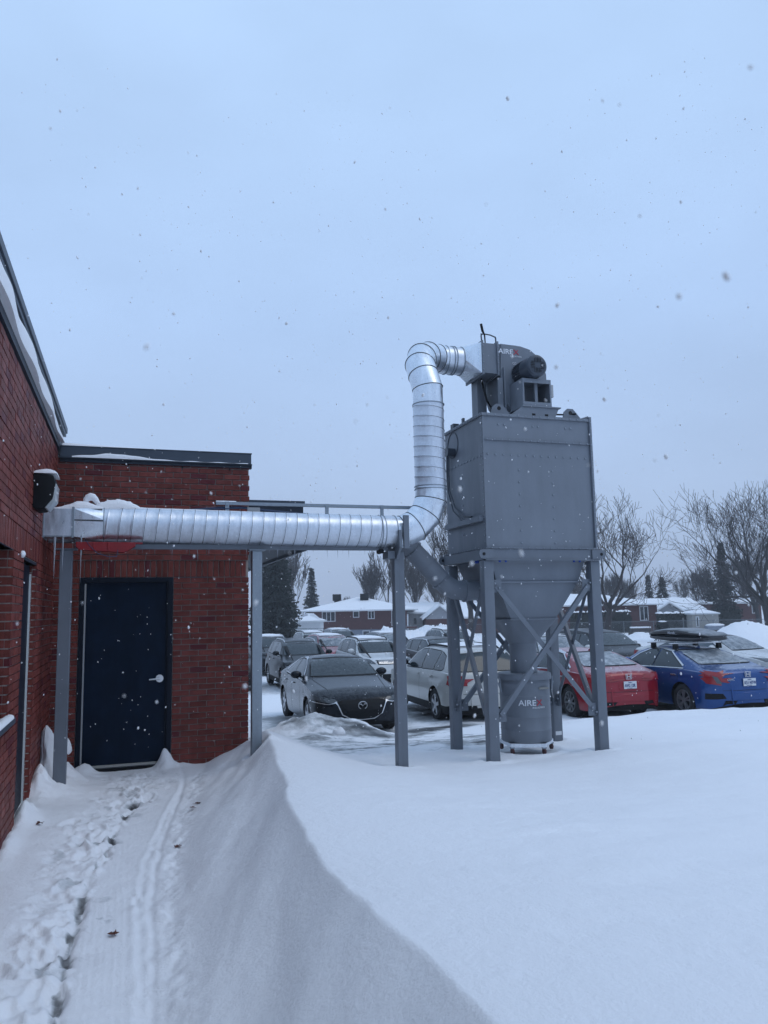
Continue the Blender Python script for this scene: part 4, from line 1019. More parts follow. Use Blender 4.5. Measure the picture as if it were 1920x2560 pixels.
# roof lugs
for lx_ in (4.27, 5.27):
    pts = [(lx_-.12, 4.12), (lx_-.10, 4.21), (lx_-.05, 4.255), (lx_+.03, 4.255), (lx_+.09, 4.19), (lx_+.15, 4.12)]
    cb(MB().prism(pts, 'y', 8.43, 8.446), 'roof_lug', M_greyd); cb(MB().cyl((lx_-.01, 8.427, 4.20), (lx_-.01, 8.449, 4.20), .025, 18), 'lug_eye', M_seam)
cb(MB().prism([(5.36, 4.12), (5.497, 4.12), (5.497, 4.165)], 'y', 8.395, 8.41), 'corner_ear', M_greyd)
cb(MB().box(4.02, 4.10, 9.3, 9.4, 4.116, 4.20).box(4.005, 4.03, 8.95, 9.0, 4.116, 4.19), 'roof_vent', M_motor)
# lettering on the fan
def flatmap(x0, y0, z0): return lambda u, v, w: Vector((x0+u-MXc, y0-w-MYc, z0+v))
def airex(x0, z0, hgt, mapf, par):
    o1, w1 = text('lettering', 'AIRE', hgt*1.38, mapf(x0, z0), M_white, par, bold=.0012, sx=1.12)
    o2, w2 = text('red_lettering', 'X', hgt*1.38, mapf(x0+w1+.006, z0), M_red, par, bold=.0012, sx=1.15)
    o3, w3 = text('small_lettering', 'INDUSTRIES', hgt*.42, mapf(x0+w1+w2+.006-hgt*.42*4.6, z0-hgt*.52), M_white, par, sx=1.1)
airex(4.46, 5.035, .068, lambda a, b: flatmap(a, 8.783, b), fan)
text('lettering', 'Q2', .045, flatmap(4.655, 8.783, 4.90), M_white, fan)

# collection drum on its dolly
DRX, DRY = MXc, MYc; DZ = .115
dr = thing('collection_drum', 'grey ribbed collection drum with lettering standing under the hopper', 'drum', (DRX, DRY, DZ))
prof = [(.0, .300), (.012, .312), (.14, .312), (.15, .318), (.16, .312), (.30, .312), (.31, .318), (.32, .312), (.55, .312), (.56, .318), (.57, .312), (.70, .312), (.71, .317), (.72, .312), (.755, .312)]
rings = [[(r*math.cos(2*PI*k/64), r*math.sin(2*PI*k/64), z) for k in range(64)] for z, r in prof]
MB().rings(rings).build('shell', M_grey, dr, smooth=60)
rings = [[(r*math.cos(2*PI*k/64), r*math.sin(2*PI*k/64), z) for k in range(64)] for z, r in [(.756, .325), (.758, .338), (.80, .338), (.828, .332), (.832, .322)]]
MB().rings(rings).build('lid', M_grey, dr, smooth=40)
MB().box(.03, .16, -.325, -.300, .645, .668).build('handle', mat('beige_handle', (.27, .27, .25), .6), dr, bevel=.004)
c = MB()
for s_ in (-1, 1):
    a0 = PI if s_ < 0 else -.35
    p = Vector((.33*math.cos(a0), .33*math.sin(a0), 0)); c.bar(p+Vector((0, 0, .60)), p*1.05+Vector((0, 0, .78)), .012, .03); c.bar(p*1.03+Vector((0, 0, .66)), p*1.09+Vector((0, 0, .72)), .02, .02)
c.build('lid_clamp', M_bolt, dr)
MB().tube([(.34, -.05, .74), (.37, -.05, .66), (.365, -.04, .58), (.38, -.04, .50)], .006, 6).build('earth_cable', M_strip, dr, smooth=50)
def drummap(x0, z0):
    def f(u, v, w):
        a = -PI/2+(x0+u)/.316; return Vector(((.3165+w)*math.cos(a), (.3165+w)*math.sin(a), z0+v))
    return f
airex(-.235, .455, .070, drummap, dr)
dl = thing('drum_dolly', 'five-sided galvanised wheeled dolly carrying the grey drum', 'dolly', (DRX, DRY, .0))
c = MB(); pent = [(.35*math.cos(2*PI*k/5-PI/2+.2), .35*math.sin(2*PI*k/5-PI/2+.2)) for k in range(5)]
for k in range(5):
    a, b = pent[k], pent[(k+1) % 5]; c.bar((a[0], a[1], .095), (b[0], b[1], .095), .008, .042)
c.prism(pent, 'z', .070, .076)
c.build('dolly_frame', M_galv2, dl)
for k in range(5):
    x_, y_ = pent[k][0]*.93, pent[k][1]*.93
    c = MB().box(x_-.025, x_+.025, y_-.02, y_+.02, .055, .07); cs = c.build('caster', M_bolt, dl)
    MB().cyl((x_-.012, y_, .022), (x_+.012, y_, .022), .036, 16).build('caster_wheel', mat('dark_red_wheel', (.06, .012, .014), .5), cs, smooth=40)

# ------------------------------------------------------------------ cars
def paint(name, col, dust=.55, metal=.25, rough=.28, coat=.6, ds=13, spec=.3):
    return mat(name, col, rough, metal=metal, coat=coat, dust=(dust*.8, ds), var=.06, vscale=2, spec=spec)
M_pblack = paint('dark_grey_car_paint', (.006, .009, .015), .14, metal=.1, coat=.2, rough=.2, spec=.2)
M_pdk = paint('near_black_car_paint', (.004, .006, .009), .14, metal=.1, coat=.15, spec=.2)
M_pdk2 = paint('charcoal_car_paint', (.009, .012, .016), .22, metal=.1, coat=.15, spec=.2)
M_pred = paint('red_car_paint', (.25, .005, .016), .8, .15)
M_pblue = paint('blue_car_paint', (.003, .050, .20), .55, .3)
M_pwhite = paint('white_car_paint', (.52, .53, .53), .95, 0, .35)
M_pbeige = paint('pearl_beige_car_paint', (.45, .445, .42), .95, .1, .35)
M_psilver = paint('silver_car_paint', (.26, .28, .30), .9, .4, .35)
M_polive = paint('olive_grey_car_paint', (.06, .065, .062), .7)

PROF = dict(
 sedan=dict(L=4.65, W=.90, H=1.43, top=[(0, .56), (.03, .93), (.12, 1.01), (.50, 1.06), (.95, 1.21), (1.45, 1.365), (1.95, 1.42), (2.4, 1.42), (2.75, 1.36), (3.1, 1.19), (3.42, 1.005), (3.8, .945), (4.3, .85), (4.52, .76), (4.62, .66), (4.65, .55)],
            belt=[(0, .54), (.04, .86), (.3, .95), (1.2, .975), (2.4, .955), (3.3, .92), (4.1, .82), (4.5, .70), (4.65, .50)], ax=(.98, 3.72), r=.335,
            sidewin=[[(1.02, 1.02), (1.62, 1.30), (1.98, 1.345), (2.02, .985), (1.15, .995)], [(2.06, .985), (2.03, 1.345), (2.35, 1.335), (2.72, 1.21), (3.12, .965), (2.6, .965)]],
            fw=[(-.70, 1.025), (.70, 1.025), (.57, 1.335), (0, 1.362), (-.57, 1.335)], rw=[(-.64, 1.10), (.64, 1.10), (.53, 1.335), (0, 1.35), (-.53, 1.335)], doors=(1.10, 2.04, 3.05), arch=.05),
 hatchsedan=dict(L=4.66, W=.90, H=1.445, top=[(0, .60), (.03, .97), (.12, 1.05), (.5, 1.10), (1.05, 1.27), (1.5, 1.39), (1.95, 1.44), (2.35, 1.44), (2.7, 1.37), (3.0, 1.22), (3.28, 1.05), (3.6, .99), (4.2, .90), (4.45, .80), (4.6, .68), (4.66, .55)],
            belt=[(0, .58), (.04, .90), (.3, .98), (1.2, .99), (2.4, .97), (3.2, .94), (4.1, .84), (4.45, .72), (4.66, .50)], ax=(.98, 3.70), r=.335,
            sidewin=[[(1.05, 1.05), (1.62, 1.31), (1.93, 1.355), (1.97, 1.0), (1.15, 1.01)], [(2.01, 1.0), (1.98, 1.36), (2.3, 1.35), (2.65, 1.235), (3.0, .99), (2.5, .985)]],
            fw=[(-.71, 1.065), (.71, 1.065), (.58, 1.355), (0, 1.382), (-.58, 1.355)], rw=[(-.62, 1.12), (.62, 1.12), (.52, 1.35), (0, 1.365), (-.52, 1.35)], doors=(1.08, 1.99, 2.95), arch=.05),
 suv=dict(L=4.55, W=.915, H=1.66, top=[(0, .62), (.03, .98), (.10, 1.15), (.30, 1.50), (.45, 1.60), (.9, 1.655), (1.6, 1.665), (2.3, 1.63), (2.65, 1.53), (3.0, 1.32), (3.3, 1.13), (3.6, 1.075), (4.2, 1.01), (4.40, .93), (4.51, .80), (4.55, .62)],
            belt=[(0, .60), (.04, .95), (.2, 1.09), (.6, 1.12), (2.0, 1.09), (3.2, 1.03), (4.1, .95), (4.4, .85), (4.55, .55)], ax=(.92, 3.60), r=.355,
            sidewin=[[(.42, 1.20), (.52, 1.42), (.85, 1.53), (1.0, 1.14), (.55, 1.15)], [(1.04, 1.14), (.92, 1.54), (1.78, 1.56), (1.82, 1.115)], [(1.87, 1.115), (1.84, 1.56), (2.25, 1.54), (2.6, 1.42), (3.02, 1.09)]],
            fw=[(-.73, 1.155), (.73, 1.155), (.62, 1.53), (0, 1.565), (-.62, 1.53)], rw=[(-.60, 1.18), (.60, 1.18), (.52, 1.50), (0, 1.52), (-.52, 1.50)], doors=(1.0, 1.85, 2.95), arch=.06),
 wagon=dict(L=4.80, W=.92, H=1.60, top=[(0, .62), (.03, .96), (.10, 1.08), (.40, 1.42), (.55, 1.53), (1.0, 1.59), (1.8, 1.60), (2.4, 1.57), (2.8, 1.45), (3.15, 1.25), (3.45, 1.08), (3.8, 1.02), (4.4, .94), (4.65, .85), (4.76, .74), (4.80, .58)],
            belt=[(0, .60), (.04, .92), (.2, 1.03), (.6, 1.06), (2.0, 1.04), (3.3, .99), (4.3, .89), (4.6, .78), (4.80, .54)], ax=(1.0, 3.75), r=.345,
            sidewin=[[(.60, 1.14), (.75, 1.38), (1.05, 1.46), (1.18, 1.08), (.7, 1.09)], [(1.23, 1.08), (1.12, 1.47), (1.95, 1.49), (2.0, 1.06)], [(2.05, 1.06), (2.01, 1.495), (2.4, 1.475), (2.75, 1.35), (3.15, 1.04)]],
            fw=[(-.72, 1.11), (.72, 1.11), (.60, 1.48), (0, 1.51), (-.60, 1.48)], rw=[(-.70, 1.09), (.70, 1.09), (.61, 1.42), (0, 1.45), (-.61, 1.42)], doors=(1.15, 2.02, 3.0), arch=.06),
 van=dict(L=5.08, W=.98, H=1.75, top=[(0, .65), (.03, 1.0), (.10, 1.2), (.25, 1.58), (.5, 1.70), (1.2, 1.745), (2.2, 1.75), (3.0, 1.70), (3.35, 1.60), (3.75, 1.38), (4.1, 1.19), (4.35, 1.10), (4.75, .99), (4.95, .88), (5.04, .76), (5.08, .58)],
            belt=[(0, .62), (.04, .98), (.2, 1.08), (2.0, 1.05), (3.6, 1.02), (4.5, .92), (4.9, .80), (5.08, .55)], ax=(1.0, 4.03), r=.35,
            sidewin=[[(.45, 1.18), (.55, 1.50), (1.4, 1.57), (1.45, 1.14)], [(1.5, 1.14), (1.45, 1.57), (2.6, 1.58), (2.65, 1.11)], [(2.7, 1.11), (2.66, 1.58), (3.1, 1.55), (3.75, 1.2), (3.85, 1.08)]],
            fw=[(-.78, 1.21), (.78, 1.21), (.66, 1.58), (0, 1.62), (-.66, 1.58)], rw=[(-.66, 1.20), (.66, 1.20), (.58, 1.55), (0, 1.57), (-.58, 1.55)], doors=(1.45, 2.68, 3.7), arch=.06))

def car_shell(P):
    L_, Wd, H, r = P['L'], P['W'], P['H'], P['r']; xr, xf = P['ax']
    st = list(np.linspace(0, L_, 70)); st += [L_*.5*(1-math.cos(t))*.12 for t in np.linspace(0, PI, 9)] + [L_-L_*.06*(1-math.cos(t)) for t in np.linspace(0, PI, 9)]
    R_ = r+P['arch']
    for a in (xr, xf): st += [a+R_*math.cos(t) for t in np.linspace(0, PI, 15)]
    st = sorted(set(round(s, 3) for s in st)); st = [s for i, s in enumerate(st) if i == 0 or s-st[i-1] > .006]
    xs_ = np.array(st)
    dx = np.linspace(0, L_, 600)
    def sm(pts, k):
        v = np.interp(dx, [p[0] for p in pts], [p[1] for p in pts]); ker = np.hanning(k); ker /= ker.sum()
        e_ = np.concatenate([np.full(k, v[0]), v, np.full(k, v[-1])]); e_ = np.convolve(e_, ker, 'same')[k:-k]
        wgt = np.clip(np.minimum(dx, L_-dx)/.10, 0, 1); e_ = e_*wgt+v*(1-wgt); return np.interp(xs_, dx, e_)
    top = sm(P['top'], 31); belt = np.minimum(sm(P['belt'], 31), top-.05)
    rings = []; arch_id = []
    for i, x in enumerate(xs_):
        sF = min(1, max(.035, (L_-x)/.62)); sR = min(1, max(.05, x/.52))
        pl = (1-(1-sF)**2.5)**(1/2.5)*(1-(1-sR)**2.8)**(1/2.8)
        Wx = Wd*pl
        zb = .205+.10*max(0, 1-(L_-x)/.35)**1.5+.12*max(0, 1-x/.35)**1.5
        for a in (xr, xf):
            if abs(x-a) < R_: zb = max(zb, r+math.sqrt(R_*R_-(x-a)**2))
        zt = belt[i]; zr = top[i]; g_ = max(0, min(1, (zr-zt-.10)/(H-zt-.10)))
        flare = .016*sum(math.exp(-((x-a)/.38)**4) for a in (xr, xf))
        def yw(z):
            q = (z-.62)/.42
            return Wx*(1-.045*q*q if q < 0 else 1-.055*q*q)+flare*pl*math.exp(-((z-.62)/.2)**2)
        ring = []
        zs_ = [0, .06, .2, .36, .52, .60, .70, .84, .94, 1]
        for t in zs_:
            z = zb+(zt-zb)*t
            crease = -.010*math.exp(-((z-(zt-.16))/.03)**2)*pl
            ring.append((x, yw(z)+crease, z))
        ys_ = yw(zt)-.018*pl; yr = (Wd*(.86-.20*g_))*pl; ze = zr-(.045+.02*g_)
        ze = max(ze, zt+.012)
        ring.append((x, ys_-.012*pl, zt+.012))
        for t in (.25, .5, .75, .92):
            ring.append((x, ys_+(yr-ys_)*t+.018*math.sin(PI*t)*g_, zt+.012+(ze-zt-.012)*t))
        ring.append((x, yr-.01*pl, ze+.006))
        for t in (.93, .78, .55, .28, 0): ring.append((x, yr*t, ze+(zr-ze)*(1-t*t)**.9+.004*t))
        full = ring+[(p[0], -p[1], p[2]) for p in reversed(ring[:-1])]
        rings.append(full)
    def endrings(rg, s_):
        zc = sum(p[2] for p in rg)/len(rg)
        return [[(p[0]+s_*o_, p[1]*k_, zc+(p[2]-zc)*(1-(1-k_)*.12)) for p in rg] for k_, o_ in ((.72, .006), (.42, .010), (.14, .012))]
    rings = list(reversed(endrings(rings[0], -1)))+rings+endrings(rings[-1], 1)
    mb = MB(); n = len(rings[0])
    for rg in rings: mb.v += rg
    for i in range(len(rings)-1):
        for j in range(n-1):
            mb.f.append((i*n+j, i*n+j+1, (i+1)*n+j+1, (i+1)*n+j)); mb.m.append(0)
    o = (len(rings)-1)*n; mb.f.append(tuple(range(n))); mb.m.append(0); mb.f.append(tuple(o+j for j in reversed(range(n)))); mb.m.append(0)
    bvh = BVHTree.FromPolygons([Vector(v) for v in mb.v], [tuple(reversed(f)) for f in mb.f])
    return mb, bvh
def densify(pts, st):
    o = []
    for i, p in enumerate(pts):
        q = pts[(i+1) % len(pts)]; d = math.hypot(q[0]-p[0], q[1]-p[1]); n = max(1, int(d/st))
        for k in range(n): o.append((p[0]+(q[0]-p[0])*k/n, p[1]+(q[1]-p[1])*k/n))
    return o
def patch(bvh, pts, view, off_=.004, L_=5, step=.07, side=1):
    """a panel cut to an outline and pressed onto the body; view front/rear/side/top"""
    bd = densify(pts, step); n = len(bd); us = [p[0] for p in bd]; vs = [p[1] for p in bd]
    ins = []
    def inside(u, v):
        c = False
        for i in range(n):
            a, b = bd[i], bd[i-1]
            if (a[1] > v) != (b[1] > v) and u < (b[0]-a[0])*(v-a[1])/(b[1]-a[1])+a[0]: c = not c
        return c
    u = min(us)+step/2
    while u < max(us):
        v = min(vs)+step/2
        while v < max(vs):
            if inside(u, v) and min(math.hypot(u-p[0], v-p[1]) for p in bd) > step*.45: ins.append((u, v))
            v += step
        u += step
    V, _, Fc, *_r = delaunay_2d_cdt([Vector(p) for p in bd+ins], [(i, (i+1) % n) for i in range(n)], [], 0, 1e-5)
    Fc = [f for f in Fc if inside(sum(V[i][0] for i in f)/3, sum(V[i][1] for i in f)/3)]
    out_ = []
    for p in V:
        if view == 'front': o, d = Vector((L_+2, p[0], p[1])), Vector((-1, 0, 0))
        elif view == 'rear': o, d = Vector((-2, p[0], p[1])), Vector((1, 0, 0))
        elif view == 'side': o, d = Vector((p[0], side*3, p[1])), Vector((0, -side, 0))
        else: o, d = Vector((p[0], p[1], 4)), Vector((0, 0, -1))
        loc, nrm, *_q = bvh.ray_cast(o, d)
        if loc is None:
            loc, nrm, *_q = bvh.find_nearest(o+d*2)
        if nrm.dot(d) > 0: nrm = -nrm
        out_.append(loc+nrm*off_-d*.001)
    return MB().add(out_, [tuple(f) for f in Fc])
def ring_patch(bvh, pts, view, w_, **k):
    """narrow border following an outline"""
    cx = sum(p[0] for p in pts)/len(pts); cy = sum(p[1] for p in pts)/len(pts)
    mb = MB(); bd = densify(pts, .08); n = len(bd)
    outp = []
    for i, p in enumerate(bd):
        a, b = bd[i-1], bd[(i+1) % n]; t = Vector((b[0]-a[0], b[1]-a[1]));
        if t.length < 1e-6: t = Vector((1, 0))
        t.normalize(); nn = Vector((t.y, -t.x))
        if nn.dot(Vector((p[0]-cx, p[1]-cy))) < 0: nn = -nn
        outp.append((p[0]+nn.x*w_, p[1]+nn.y*w_))
    for lst in (bd, outp):
        for p in lst:
            L_ = 5
            if view == 'side': o, d = Vector((p[0], k['side']*3, p[1])), Vector((0, -k['side'], 0))
            elif view == 'front': o, d = Vector((7, p[0], p[1])), Vector((-1, 0, 0))
            else: o, d = Vector((-2, p[0], p[1])), Vector((1, 0, 0))
            loc, nrm, *_q = bvh.ray_cast(o, d)
            if loc is None: loc, nrm, *_q = bvh.find_nearest(o+d*2)
            if nrm.dot(d) > 0: nrm = -nrm
            mb.v.append(tuple(loc+nrm*k.get('off_', .006)))
    for i in range(n):
        j = (i+1) % n; mb.f.append((i, j, n+j, n+i)); mb.m.append(0)
    return mb
WH = {}
def wheel_meshes(r, style):
    k = (round(r, 3), style)
    if k in WH: return WH[k]
    w_ = .205
    prof_ = [(-w_/2+.02, r*.66), (-w_/2, r*.74), (-w_/2, r*.90), (-w_/2+.02, r*.985), (-w_/2+.05, r), (w_/2-.05, r), (w_/2-.02, r*.985), (w_/2, r*.90), (w_/2, r*.74), (w_/2-.02, r*.66)]
    n = 36
    rings = [[(q*math.cos(2*PI*i/n), y, q*math.sin(2*PI*i/n)) for i in range(n)] for y, q in prof_]
    ty = MB().rings(rings, cap=False)
    for i in range(48):
        a = 2*PI*i/48; c, s = math.cos(a), math.sin(a); ty.bar((c*(r+.001), -w_/2+.03, s*(r+.001)), (c*(r+.001), -.012, s*(r+.001)), .022, .010, up=(c, 0, s)); ty.bar((c*(r+.001), .012, s*(r+.001)), (c*(r+.001), w_/2-.03, s*(r+.001)), .022, .010, up=(c, 0, s))
    tm = ty.mesh('tyre', M_tyre, smooth=50)
    rm = MB(); q = r*.67
    rm.rings([[(rr*math.cos(2*PI*i/n), y, rr*math.sin(2*PI*i/n)) for i in range(n)] for y, rr in ((-.085, q*1.0), (-.095, q*.985), (-.090, q*.92), (-.03, q*.88), (.07, q*.90))], cap=False)
    ns = {'split': 5, 'five': 5, 'ten': 9}[style]
    for i in range(ns):
        a = 2*PI*i/ns
        if style == 'split': L2 = ((a-.20, .032), (a+.20, .032))
        elif style == 'five': L2 = ((a, .075),)
        else: L2 = ((a, .034),)
        for aa, wd in L2:
            A = (.03*math.cos(a), -.075, .03*math.sin(a)); B = (q*.93*math.cos(aa), -.082, q*.93*math.sin(aa)); rm.bar(A, B, wd, .03, up=(0, 1, 0))
    rm.cyl((0, -.06, 0), (0, -.092, 0), .055, 16); rmm = rm.mesh('rim', M_rim, smooth=35)
    bk = MB().cyl((0, -.02, 0), (0, .0, 0), q*.9, 24).mesh('brake_disc', M_under)
    WH[k] = (tm, rmm, bk); return WH[k]
def car(kind, label, loc, facing, paint_, category='car', wheel='split', glass=None, front=None, rear=None, roofrails=None, trim=None, chrome=False, name='parked_car', snowy=0., handle=True, mirror=None, group=None, scale=1.0):
    P = PROF[kind]; L_, Wd, r = P['L'], P['W'], P['r']; glass = glass or M_cglass
    t = thing(name, label, category, loc, facing, group or 'cars parked in the snowy car park'); t.scale = (scale,)*3
    shell, bvh = car_shell(P); X0 = -L_/2
    mv = lambda mb: shift(mb, (X0, 0, 0))
    def B(mb, nm, m, par=t, **k): return mv(mb).build(nm, m, par, **k)
    body = shell
    if trim:
        for i, f in enumerate(body.f):
            zc = sum(body.v[k][2] for k in f)/len(f); xc = sum(body.v[k][0] for k in f)/len(f)
            near = any(abs(xc-a) < r+.13 and zc < r+.13+math.sqrt(max(0, (r+.13)**2-(xc-a)**2))*.95 for a in P['ax'])
            if zc < .36 or (near and trim == 'cladding' and zc < .72): body.m[i] = 1
    bo = B(body, 'body', [paint_, M_black], smooth=38)
    u = MB().box(.25, L_-.25, -Wd+.16, Wd-.16, .19, .52)
    for a in P['ax']: u.box(a-r-.05, a+r+.05, -Wd+.24, Wd-.24, .50, .80)
    B(u, 'underbody', M_under)
    # glass
    gl = MB(); B(patch(bvh, P['fw'], 'front', .006, L_), 'windscreen', glass, smooth=60)
    B(ring_patch(bvh, P['fw'], 'front', .022, off_=.004), 'windscreen_seal', M_seam)
    B(patch(bvh, P['rw'], 'rear', .006, L_), 'rear_window', glass if not rear or not rear.get('frost') else M_cglass2, smooth=60)
    B(ring_patch(bvh, P['rw'], 'rear', .018, off_=.004), 'rear_window_seal', M_seam)
    for sd_ in (-1, 1):
        for wpts in P['sidewin']:
            B(patch(bvh, wpts, 'side', .005, L_, side=sd_), 'side_window', glass, smooth=60)
            B(ring_patch(bvh, wpts, 'side', .016, side=sd_, off_=.0035), 'window_seal', M_seam)
        if chrome:
            allp = [p for w_ in P['sidewin'] for p in w_]
            lo = sorted([p for p in allp if p[1] < P['belt'][3][1]+.10]); a, b = lo[0], lo[-1]
            B(patch(bvh, [(a[0]-.05, a[1]-.03), (b[0], b[1]-.03), (b[0], b[1]-.012), (a[0]-.05, a[1]-.012)], 'side', .009, L_, .10, sd_), 'belt_trim', M_chrome)
            hi = sorted([p for p in allp if p[1] > P['belt'][3][1]+.12]); lo0 = lo[0]
            pth = [lo0]+hi+[lo[-1]]; up_ = [(p[0], p[1]+.022) for p in pth]; 
            B(patch(bvh, [(p[0], p[1]+.018) for p in pth]+[(p[0]+(.03 if i > len(pth)/2 else -.03)*(0 if 0 < i < len(pth)-1 else 1), p[1]+.040) for i, p in reversed(list(enumerate(pth)))], 'side', .008, L_, .10, sd_), 'window_arc_trim', M_chrome)
        # door gaps, handles
        zlo, zhi = .30, P['belt'][3][1]-.02
        for dx_ in P['doors']:
            zz0 = zlo if abs(dx_-P['ax'][0]) > r+.1 and abs(dx_-P['ax'][1]) > r+.1 else r+math.sqrt(max(.01, (r+.08)**2-min(abs(dx_-P['ax'][0]), abs(dx_-P['ax'][1]))**2))+.02
            B(patch(bvh, [(dx_-.004, zz0), (dx_+.004, zz0), (dx_+.004, zhi), (dx_-.004, zhi)], 'side', .003, L_, .12, sd_), 'door_gap', M_seam)
        if handle:
            for dx_ in P['doors'][:2]:
                hx_ = dx_+.16 if dx_ != P['doors'][0] else dx_+.14
                loc_, nn, *_q = bvh.ray_cast(Vector((hx_, sd_*3, zhi-.10)), Vector((0, -sd_, 0)))
                if loc_: B(MB().box(hx_-.085, hx_+.085, *sorted((loc_.y+sd_*.002, loc_.y+sd_*.035)), zhi-.115, zhi-.085), 'door_handle', M_chrome if chrome else paint_, bevel=.008, smooth=40)
        # mirror
        mx_ = P['sidewin'][-1][-2][0]-.10 if kind in ('suv', 'wagon', 'van') else P['sidewin'][-1][4][0]-.22
        if kind in ('suv', 'wagon'): mx_ = P['sidewin'][-1][-1][0]-.12
        mz_ = P['belt'][3][1]+.07; yb = sd_*(Wd*.93)
        m_ = MB().ico((mx_, yb+sd_*.10, mz_+.02), .12, 3, 0, (.62, 1.0, .68)); m_.bar((mx_, yb-sd_*.06, mz_-.05), (mx_, yb+sd_*.06, mz_-.01), .05, .04)
        B(m_, 'wing_mirror', mirror or paint_, smooth=50)
    # wheels
    tm, rmm, bk = wheel_meshes(r, wheel)
    for a in P['ax']:
        for sd_ in (-1, 1):
            wl = link('wheel', bk, t, (a+X0, sd_*(Wd-.115), r)); 
            if sd_ > 0: wl.rotation_euler = (0, 0, PI)
            wl.rotation_euler.rotate_axis('Y', a*2.3)
            link('tyre', tm, wl); link('rim', rmm, wl)
    # rear
    R_ = rear or {}
    zt = P['belt'][2][1]
    for sd_ in (-1, 1):
        tl = R_.get('tail') or [(.56, zt-.16), (.86, zt-.20), (.87, zt-.02), (.60, zt-.03)]
        pp = [(sd_*p[0], p[1]) for p in tl]; tlo = B(patch(bvh, pp, 'rear', .020, L_, .03), 'tail_light', M_tail, smooth=60)
        sidep = R_.get('tailside') or [(.02, zt-.20), (.30, zt-.12), (.26, zt-.02), (.03, zt-.02)]
        B(patch(bvh, sidep, 'side', .018, L_, .03, sd_), 'tail_light_side', M_tail, smooth=60)
        if R_.get('lens'): B(patch(bvh, [(sd_*p[0], p[1]) for p in R_['lens']], 'rear', .025, L_, .03), 'reversing_light', M_lens, smooth=60)
        if R_.get('reflector'): B(patch(bvh, [(sd_*.62, .42), (sd_*.80, .42), (sd_*.80, .45), (sd_*.62, .45)], 'rear', .010, L_, .05), 'reflector', M_tail)
        if R_.get('vent'): B(patch(bvh, [(sd_*.54, .44), (sd_*.86, .42), (sd_*.86, .54), (sd_*.60, .54)], 'rear', .008, L_, .05), 'bumper_vent', M_black)
    zp = R_.get('plate_z', .74)
    pl = R_.get('plate_txt')
    loc_, *_q = bvh.ray_cast(Vector((-2, 0, zp)), Vector((1, 0, 0))); xp = loc_.x
    if R_.get('niche'): B(patch(bvh, [(-.24, zp-.10), (.24, zp-.10), (.27, zp+.11), (-.27, zp+.11)], 'rear', .006, L_, .06), 'plate_niche', R_['niche'])
    plo = B(MB().box(xp-.028, xp-.018, -.152, .152, zp-.076, zp+.076), 'number_plate', M_plate, bevel=.003)
    if pl:
        text('plate_text', pl, .092, lambda u_, v_, w_: Vector((xp-.032-w_+X0, .132-u_, zp-.040+v_)), M_pltxt, plo, bold=.001, sx=.70)
        text('plate_text', 'Québec', .030, lambda u_, v_, w_: Vector((xp-.030-w_+X0, .05-u_, zp+.045+v_)), M_pltxt, plo)
        text('plate_text', 'Je me souviens', .020, lambda u_, v_, w_: Vector((xp-.030-w_+X0, .075-u_, zp-.068+v_)), M_pltxt, plo)
    B(patch(bvh, [(-.62, .29), (.62, .29), (.56, .40), (-.56, .40)], 'rear', .007, L_, .08), 'rear_valance', M_black)
    zl = zt-.40 if kind in ('suv', 'wagon', 'van') else .60
    B(patch(bvh, [(-.60, zl-.004), (.60, zl-.004), (.60, zl+.004), (-.60, zl+.004)], 'rear', .005, L_, .10), 'boot_gap', M_seam)
    if R_.get('emblem'): emblem(bvh, R_['emblem'], 'rear', R_.get('emblem_z', .93), t, X0)
    # front
    F_ = front or {}
    hlp = F_.get('head') or [(.50, .66), (.82, .70), (.86, .80), (.56, .76)]
    dz_ = F_.get('dz', 0)
    for sd_ in (-1, 1):
        h_ = B(patch(bvh, [(sd_*p[0], p[1]+dz_) for p in hlp], 'front', .014, L_, .03), 'headlight', M_lens, smooth=60)
        if F_.get('iris'):
            for q in ((.60, .722+dz_), (.70, .732+dz_)):
                l2, n2, *_q = bvh.ray_cast(Vector((7, sd_*q[0], q[1])), Vector((-1, 0, 0)))
                if l2: B(MB().ico(l2+Vector((.004, 0, 0)), .032, 2, 0, (.4, 1, 1)), 'projector', M_cglass, smooth=60)
        if F_.get('fog'): B(patch(bvh, [(sd_*.56, .36), (sd_*.80, .37), (sd_*.80, .47), (sd_*.62, .47)], 'front', .008, L_, .05), 'fog_light_recess', M_black)
    gp = F_.get('grille') or [(-.42, .60), (.42, .60), (.46, .72), (-.46, .72)]
    gp = [(p[0], p[1]+dz_) for p in gp]
    B(patch(bvh, gp, 'front', .006, L_, .06), 'grille', M_black)
    for z_ in F_.get('bars', []):
        B(patch(bvh, [(-.40, z_-.010+dz_), (.40, z_-.010+dz_), (.42, z_+.010+dz_), (-.42, z_+.010+dz_)], 'front', .016, L_, .08), 'grille_bar', M_chrome)
    if F_.get('chromeedge'):
        ce = F_['chromeedge']
        for sd_ in (-1, 1): B(patch(bvh, [(sd_*p[0], p[1]) for p in ce], 'front', .018, L_, .05), 'chrome_wing', M_chrome, smooth=60)
    ip = F_.get('intake') or [(-.50, .30), (.50, .30), (.55, .44), (-.55, .44)]
    B(patch(bvh, [(p[0], p[1]+dz_*.5) for p in ip], 'front', .006, L_, .07), 'lower_intake', M_black)
    if F_.get('emblem'): emblem(bvh, F_['emblem'], 'front', F_.get('emblem_z', .66)+dz_, t, X0)
